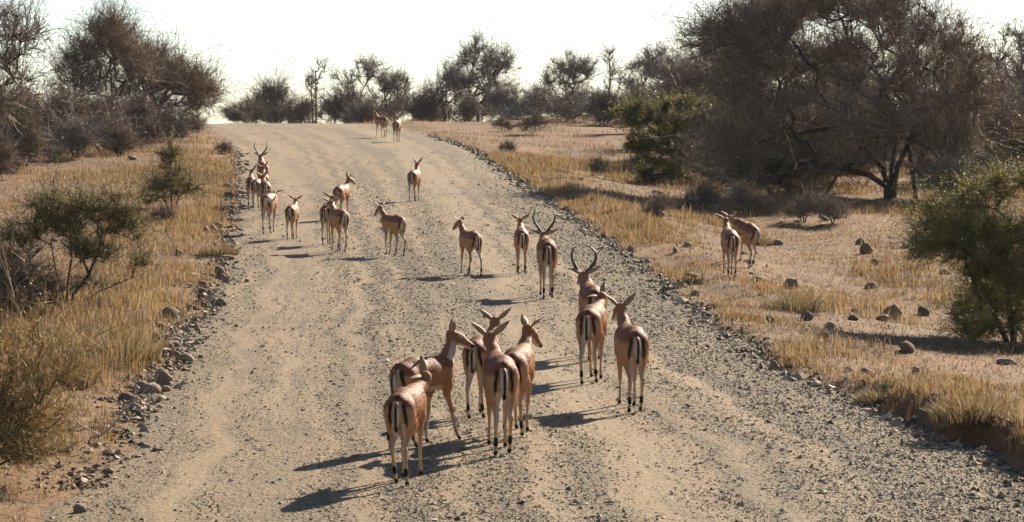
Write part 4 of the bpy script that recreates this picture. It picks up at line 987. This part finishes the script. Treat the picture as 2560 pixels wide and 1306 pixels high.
def impala(px, py, heading, label, sc=1.0, ram=None, neck=(0, 52), head=(0, -28), roll=0, ears=(48, 48), stride=(.08, -.08, -.06, .06), flag=False, vox=.0125, fat=1.0, spread=1.0):
    """px, py: where the hind hooves stand in the photograph. heading: 0 walks away, + turns to the camera's left.
    neck (yaw, rise), head (yaw, rise) in degrees against the body; stride: fore-aft reach of rear r, rear l, front r, front l hooves"""
    stride = tuple(v_*1.6 for v_ in stride)
    prim = []      # a, b, ra, rb, xscale, k, region
    def seg(a, b, ra, rb, reg, k=.02, xs_=1.0): prim.append((np.array(a, float), np.array(b, float), ra, rb, xs_, k, reg))
    f_ = fat*.88
    # trunk: croup, loin, barrel, chest
    seg((0, -.335, .735), (0, -.16, .752), .122, .132, 'trunk', .03, 1.02/f_)
    seg((0, -.16, .735), (0, .10, .700), .140, .160, 'trunk', .05, 1.02/f_)
    seg((0, .10, .700), (0, .28, .690), .160, .158, 'trunk', .05, 1.20/f_)
    seg((0, .28, .720), (0, .37, .745), .140, .105, 'trunk', .05, 1.25)
    seg((0, .18, .795), (0, .29, .80), .040, .040, 'trunk', .06, 1.0)
    # hind legs
    for sgn, st in ((1, stride[0]), (-1, stride[1])):
        def J(y_, z_, x_): return (sgn*x_*(spread if z_ < .4 else 1), y_ + st*(max(0, .70 - z_)/.70), z_)
        lift = max(0, -st - .09)*.35
        seg(J(-.305, .70, .066), J(-.215, .555, .082), .106, .080, 'thigh', .05, 1.25)
        seg(J(-.34, .66, .062), J(-.32, .52, .070), .070, .052, 'thigh', .05, 1.15)
        seg(J(-.215, .555, .080), J(-.325, .42, .070), .068, .031, 'thigh', .035)
        seg(J(-.325, .42, .070), J(-.405, .335, .066), .031, .0225, 'hind', .02)
        seg(J(-.405, .335, .070), J(-.375, .215, .070), .0240, .0165, 'hind', .012)
        seg(J(-.375, .215, .070), J(-.352, .115, .070), .0160, .0165, 'hind', .01)
        seg(J(-.366, .150, .070), J(-.362, .105, .070), .0190, .0200, 'hock_tuft', .01)
        seg(J(-.352, .10, .070), J(-.325, .040, .070), .0170, .0155, 'hind', .01)
        seg(J(-.325, .035, .070), J(-.300, .010, .070), .0175, .0200, 'hoof', .008)
    for sgn, st in ((1, stride[2]), (-1, stride[3])):
        def J(y_, z_, x_): return (sgn*x_*(spread if z_ < .4 else 1), y_ + st*(max(0, .66 - z_)/.66), z_)
        seg(J(.315, .73, .062), J(.275, .575, .078), .082, .062, 'shoulder', .05, 1.2)
        seg(J(.275, .575, .077), J(.235, .475, .074), .056, .036, 'shoulder', .03)
        seg(J(.240, .475, .080), J(.262, .305, .070), .034, .0215, 'fore', .02)
        seg(J(.262, .305, .070), J(.260, .28, .070), .0225, .0200, 'fore', .01)
        seg(J(.260, .28, .070), J(.258, .10, .068), .0160, .0145, 'fore', .01)
        seg(J(.258, .10, .068), J(.280, .040, .068), .0175, .0150, 'fore', .008)
        seg(J(.280, .035, .068), J(.302, .010, .068), .0170, .0195, 'hoof', .008)
    # neck and head
    nb = np.array([0, .345, .755]); thick = 1.32 if ram else 1.0
    ny_, nr = math.radians(neck[0]), math.radians(neck[1])
    def dirv(yaw, rise): return np.array([-math.sin(yaw)*math.cos(rise), math.cos(yaw)*math.cos(rise), math.sin(rise)])
    nr = nr*.74
    d1 = dirv(ny_*.5, nr*.9); d2 = dirv(ny_, nr*1.08)
    n1 = nb + d1*.165; n2 = n1 + d2*.165
    seg(nb, n1, .098*thick**.5, .064*thick, 'neck', .06, 1.15); seg(n1, n2, .064*thick, .049*thick**.8, 'neck', .04, 1.0)
    R = rotz(math.radians(head[0])) @ rotx(math.radians(head[1])) @ roty(math.radians(roll))
    def Hd(x_, y_, z_): return n2 + R @ np.array([x_, y_ - .01, z_ + .015])
    seg(Hd(0, -.010, .005), Hd(0, .085, .005), .058, .050, 'head', .03)
    seg(Hd(0, .075, .000), Hd(0, .185, -.022), .049, .031, 'head', .02)
    seg(Hd(0, .185, -.022), Hd(0, .225, -.024), .031, .026, 'muzzle', .012)
    seg(Hd(0, .06, -.035), Hd(0, .19, -.045), .034, .020, 'jaw', .015)
    lo = np.min([np.minimum(a - ra, b - rb) for a, b, ra, rb, *_ in prim], axis=0) - .05
    hi = np.max([np.maximum(a + ra, b + rb) for a, b, ra, rb, *_ in prim], axis=0) + .05
    sh = np.ceil((hi - lo)/vox).astype(int) + 1
    D = np.full(tuple(sh), .25, np.float32)
    ax = [lo[k] + np.arange(sh[k])*vox for k in range(3)]
    def dist(P_, pr):
        a, b, ra, rb, xs_, k, _ = pr
        q = P_ - a; ba = b - a; q = q*np.array([xs_, 1, 1]); bb = ba*np.array([xs_, 1, 1])
        t_ = np.clip((q @ bb)/np.dot(bb, bb), 0, 1)
        return np.linalg.norm(q - t_[..., None]*bb, axis=-1) - (ra + (rb - ra)*t_)
    for pr in prim:
        a, b, ra, rb, xs_, k, _ = pr
        mlo = np.minimum(a - ra, b - rb) - .07 - k; mhi = np.maximum(a + ra, b + rb) + .07 + k
        i0 = np.clip(((mlo - lo)/vox).astype(int), 0, sh - 1); i1 = np.clip(((mhi - lo)/vox).astype(int) + 2, 1, sh)
        G = np.stack(np.meshgrid(*[ax[c_][i0[c_]:i1[c_]] for c_ in range(3)], indexing='ij'), -1)
        d = dist(G, pr).astype(np.float32)
        o = D[i0[0]:i1[0], i0[1]:i1[1], i0[2]:i1[2]]
        hh = np.clip(.5 + .5*(o - d)/k, 0, 1)
        D[i0[0]:i1[0], i0[1]:i1[1], i0[2]:i1[2]] = o*(1 - hh) + d*hh - k*hh*(1 - hh)
    D = D.astype(float)
    V, Q = nets(D, lo, vox)
    # coat
    DD = np.stack([dist(V, pr) for pr in prim], 1); reg = np.array([pr[6] for pr in prim])[np.argmin(DD, 1)]
    X, Y, Z = np.abs(V[:, 0]), V[:, 1], V[:, 2]
    C = np.tile(FURC['flank'], (len(V), 1))
    def lay(wt, c): 
        nonlocal C
        wt = np.clip(wt, 0, 1)[:, None]; C = C*(1 - wt) + c*wt
    tr = np.isin(reg, ['trunk', 'thigh', 'shoulder'])
    line = .715 + .02*np.sin(Y*6)
    lay(tr*sstep(line, line + .035, Z), FURC['saddle'])
    lay(tr*sstep(line + .07, line + .13, Z)*.35, FURC['saddle']*.7)
    lay((reg == 'trunk')*(1 - sstep(.565, .60, Z))*(Y < .36), FURC['white'])
    rear = sstep(-.33, -.37, Y)
    lay(np.isin(reg, ['trunk', 'thigh'])*rear*(Z < .80)*sstep(.77, .66, Z)*.8, FURC['cream'])
    lay(np.isin(reg, ['trunk', 'thigh', 'hind'])*(1 - sstep(.055, .08, X))*sstep(-.16, -.24, Y)*(Z < .58)*.7, FURC['white'])
    lay(rear*(1 - sstep(.030, .042, X))*(Z < .79)*(Z > .60)*.8, FURC['white'])
    sx = .060 + .018*sstep(.80, .60, Z)
    lay(sstep(-.31, -.34, Y)*(1 - sstep(.010, .023, np.abs(X - sx - .0012*np.sin(Z*60)) + .010*sstep(.62, .50, Z)))*sstep(.50, .60, Z)*sstep(.80, .75, Z), FURC['black'])
    lay((reg == 'trunk')*(1 - sstep(.010, .02, X))*(Z > .8)*sstep(-.15, -.3, Y)*.7, FURC['black']*2)
    lay(np.isin(reg, ['hind', 'fore'])*1.0, FURC['leg'])
    inner = np.where(reg == 'hind', 1 - sstep(.060, .076, X), 0) + np.where(reg == 'fore', 1 - sstep(.055, .072, X), 0)
    lay(inner*.55, FURC['white'])
    lay((reg == 'hock_tuft')*1.0, FURC['black']); lay((reg == 'hoof')*1.0, FURC['black']*1.8)
    lay((reg == 'neck')*1.0, FURC['rump']*1.1)
    hl = (V - n2) @ R
    lay((reg == 'neck')*sstep(.0, -.06, hl[:, 2] + (hl[:, 1] < 0)*0)*(hl[:, 1] > 0)*.8, FURC['white'])
    lay((reg == 'head')*1.0, FURC['rump']*1.05)
    lay(np.isin(reg, ['jaw'])*1.0, FURC['white']); lay((reg == 'muzzle')*(hl[:, 2] > -.03)*(hl[:, 1] > .20), FURC['black']*2)
    lay((reg == 'head')*(1 - sstep(.02, .03, np.abs(hl[:, 1] - .07)))*(np.abs(hl[:, 0]) > .034)*(hl[:, 2] > .03)*.8, FURC['white'])
    V *= sc
    me = mk_mesh('impala', V, Q, C, smooth=True); me.materials.append(M_fur)
    o = link('impala', me, label=label, category='antelope', group='impala herd on the gravel road')
    a = math.radians(heading); x, y = spot(px, py)
    off = rotz(a) @ np.array([0, -.33*sc, 0]); x -= off[0]; y -= off[1]
    if vox < .014:                                           # short hair over the coat
        hr = np.random.default_rng(int(px)); q3 = V[Q]; nrm = np.cross(q3[:, 2] - q3[:, 0], q3[:, 3] - q3[:, 1]); ar = np.linalg.norm(nrm, axis=1, keepdims=True); nrm = nrm/np.maximum(ar, 1e-9)
        pk = hr.choice(len(Q), 15000, p=ar[:, 0]/ar.sum()); w4 = hr.dirichlet((1, 1, 1, 1), 15000)
        B = np.einsum('nk,nkd->nd', w4, q3[pk]); g_ = nrm[pk]
        if (g_*(B - B.mean(0))).sum() < 0: g_ = -g_
        flow = np.array([0, -1., -.55]) + hr.normal(0, .25, (15000, 3)); d_ = flow + g_*.55; d_ /= np.linalg.norm(d_, axis=1, keepdims=True)
        hv_, hf_ = cones(B - g_*.001, B + d_*hr.uniform(.009, .018, (15000, 1)), np.full(15000, .0016))
        hc = np.einsum('nk,nkd->nd', w4, C[Q[pk]])*hr.uniform(1.0, 1.75, (15000, 1))
        link('coat', mk_mesh('coat', hv_, hf_, np.repeat(hc, 4, axis=0)), M_hair, parent=o)
    def gz(xx, yy): return float(surf(xx, yy))
    back = rotz(a) @ np.array([0, -.33*sc, 0]); fr = rotz(a) @ np.array([0, .29*sc, 0])
    zb = gz(x + back[0], y + back[1]); zf = gz(x + fr[0], y + fr[1])
    slope = math.atan2(zf - zb, .62*sc)
    zm = zb + (zf - zb)*(.33/.62)
    o.location = (x, y, zm - .002 + .009*sc)
    o.rotation_mode = 'QUATERNION'
    o.rotation_quaternion = Matrix((rotz(a) @ rotx(slope)).tolist()).to_quaternion()
    def child(name, mesh, loc, rot, scl=(1, 1, 1)):
        c = link(name, mesh, parent=o); c.matrix_local = Matrix.LocRotScale(Vector(np.array(loc)*sc), Matrix(np.array(rot).tolist()).to_quaternion(), Vector(np.array(scl)*sc)); return c
    for sgn, ea in ((1, ears[0]), (-1, ears[1])):
        er = R @ roty(math.radians(sgn*ea)) @ rotx(math.radians(14)) @ rotz(math.radians(-sgn*38))
        child('ear', EAR, Hd(sgn*.040, -.012, .030), er, (1, 1, 1))
        child('eye', EYE, Hd(sgn*.043, .075, .018), np.eye(3))
        if ram: child('horn', HORN[ram], Hd(sgn*.004, .022, .048), R @ rotx(math.radians(8)), (sgn, 1, 1))
    child('tail', TAILF if flag else TAIL, (0, -.447, .785), np.eye(3))
    return o
for args in [
    # near group of five
    dict(px=1000, py=1216, heading=-9, sc=1.0, neck=(-18, 30), head=(50, -45), roll=-25, ears=(30, 75), stride=(-.02, .10, .05, -.06), label='hindmost impala, nearest the camera, one ear up and flank sunlit', vox=.0125),
    dict(px=1012, py=1122, heading=-35, sc=1.02, neck=(4, 76), head=(-50, -22), stride=(.05, -.1, .13, -.10), label='impala seen from the side with raised head, just behind the hindmost one', vox=.0125),
    dict(px=1190, py=1048, heading=-12, sc=1.0, neck=(-5, 50), head=(10, -20), stride=(.03, -.03, .06, -.06), label='impala on the outer side of the tight group of three, head overlapping', vox=.0125),
    dict(px=1284, py=1096, heading=-8, sc=1.04, neck=(-8, 56), head=(-45, -40), stride=(.07, -.07, -.06, .06), label='impala with pale sunlit flank looking aside, directly behind the front rump of the tight group', vox=.0125),
    dict(px=1257, py=1138, heading=5, sc=1.10, neck=(14, 50), head=(5, -15), stride=(.06, -.05, -.05, .06), label='broad-rumped impala at the back of the tight group of three with a boldly striped rump', vox=.0125, fat=1.08),
    # pair and single along the shoulder
    dict(px=1472, py=961, heading=-9, sc=1.06, neck=(-10, 34), head=(35, -50), roll=-35, ears=(62, 62), stride=(.08, -.06, -.04, .08), label='impala with lowered head and one ear held out flat, following close behind the ram', vox=.013, fat=1.08),
    dict(px=1486, py=900, heading=4, sc=1.08, ram='closed', neck=(12, 40), head=(12, -20), ears=(62, 62), stride=(.05, -.05, -.06, .06), label='ram with rounded horns curving almost closed, standing ahead of the ear-out impala', vox=.0125),
    dict(px=1588, py=1031, heading=6, sc=1.07, neck=(10, 60), head=(14, -25), ears=(46, 46), stride=(.05, -.03, -.05, .05), label='impala walking alone on the gravel shoulder, dark rump stripes and head raised', vox=.013, fat=1.1),
    dict(px=1370, py=747, heading=3, sc=1.08, ram='lyre', neck=(0, 26), head=(0, -15), ears=(68, 68), stride=(.06, -.06, -.06, .06), label='ram with tall lyre-shaped horns walking straight away on the wheel track', vox=.0125, fat=1.06),
    dict(px=1305, py=686, heading=2, sc=.93, neck=(0, 52), head=(0, -15), ears=(52, 52), stride=(.03, -.03, -.04, .04), label='slim impala walking just ahead of the lyre-horned ram', vox=.0155),
    dict(px=1188, py=691, heading=19, sc=.90, neck=(14, 62), head=(30, -32), ears=(52, 52), stride=(-.10, .16, -.03, .05), label='young impala with crossed hind legs looking aside in mid road', vox=.0155),
    dict(px=1000, py=641, heading=29, sc=.90, neck=(12, 60), head=(22, -38), ears=(48, 48), stride=(.0, .03, .05, -.08), spread=1.3, label='young impala standing sideways with splayed legs, head high', vox=.0155),
    dict(px=857, py=631, heading=17, sc=.97, neck=(12, 52), head=(8, -18), ears=(62, 62), stride=(.04, .10, -.06, .04), label='impala angled across the road in front of its overlapped neighbour', vox=.0155),
    dict(px=816, py=613, heading=-5, sc=.97, neck=(0, 46), head=(6, -12), ears=(60, 60), stride=(.04, -.04, -.04, .04), label='impala half covered by the one angled across the road', vox=.018),
    dict(px=846, py=549, heading=-13, sc=.92, neck=(-10, 58), head=(-45, -25), ears=(46, 40), stride=(.03, -.03, .04, -.04), label='impala looking over its shoulder beyond the overlapped two', vox=.018),
    dict(px=726, py=599, heading=-5, sc=.83, neck=(0, 48), head=(0, -20), ears=(55, 55), stride=(.04, -.04, -.04, .04), label='smallest fawn walking by itself beside the single file', vox=.014),
    # single file along the stone row
    dict(px=667, py=585, heading=-6, sc=1.0, flag=True, neck=(0, 12), head=(0, -45), ears=(70, 70), stride=(.04, -.03, -.10, .10), label='last impala of the single file, white tail swung out to the side', vox=.0155),
    dict(px=664, py=545, heading=7, sc=1.0, neck=(5, 40), head=(10, -30), ears=(20, 55), stride=(.04, -.04, -.04, .04), label='impala in the single file right before the one swinging its tail', vox=.019),
    dict(px=640, py=529, heading=-7, sc=.92, neck=(0, 30), head=(0, -30), stride=(.04, -.04, -.06, .06), label='dark-flanked impala squeezed in the middle of the single file', vox=.019),
    dict(px=628, py=521, heading=6, sc=.92, neck=(-10, 56), head=(10, -20), ears=(30, 70), stride=(.04, -.04, -.04, .04), label='impala at the outside of the single file next to the stone heap', vox=.019),
    dict(px=660, py=516, heading=6, sc=.96, neck=(0, 56), head=(5, -20), ears=(28, 60), stride=(.04, -.04, -.04, .04), label='upright-eared impala directly behind the horned leader of the single file', vox=.019),
    dict(px=658, py=489, heading=8, sc=1.06, ram='wide', neck=(5, 58), head=(5, -15), ears=(60, 60), stride=(.04, -.04, -.04, .04), label='horned ram leading the single file along the stone row', vox=.018),
    # farther up
    dict(px=1031, py=505, heading=-9, sc=.95, neck=(10, 62), head=(25, -22), ears=(36, 18), stride=(.05, -.03, -.04, .04), label='lone impala high on the road looking back with ears pricked', vox=.018),
    dict(px=962, py=345, heading=27, sc=1.10, ram='lyre', neck=(10, 58), head=(20, -15), ears=(50, 50), stride=(.05, -.05, -.08, .08), label='ram standing sideways near the crest, head high', vox=.020),
    dict(px=990, py=356, heading=-6, sc=1.10, ram='wide', neck=(8, 40), head=(0, -20), ears=(50, 50), stride=(.04, -.04, -.04, .04), label='ram walking away near the crest, beside the sideways ram', vox=.020),
    # on the straw field
    dict(px=1829, py=697, heading=3, sc=.96, neck=(0, 48), head=(0, -25), ears=(64, 58), stride=(.03, -.03, -.03, .03), label='impala in the straw field with a white-browed head over its back', vox=.0155),
    dict(px=1876, py=672, heading=24, sc=.96, neck=(5, 6), head=(0, -50), stride=(.04, -.04, -.03, .03), label='impala grazing in the straw field, body half behind its companion', vox=.0155),
]:
    impala(**args)
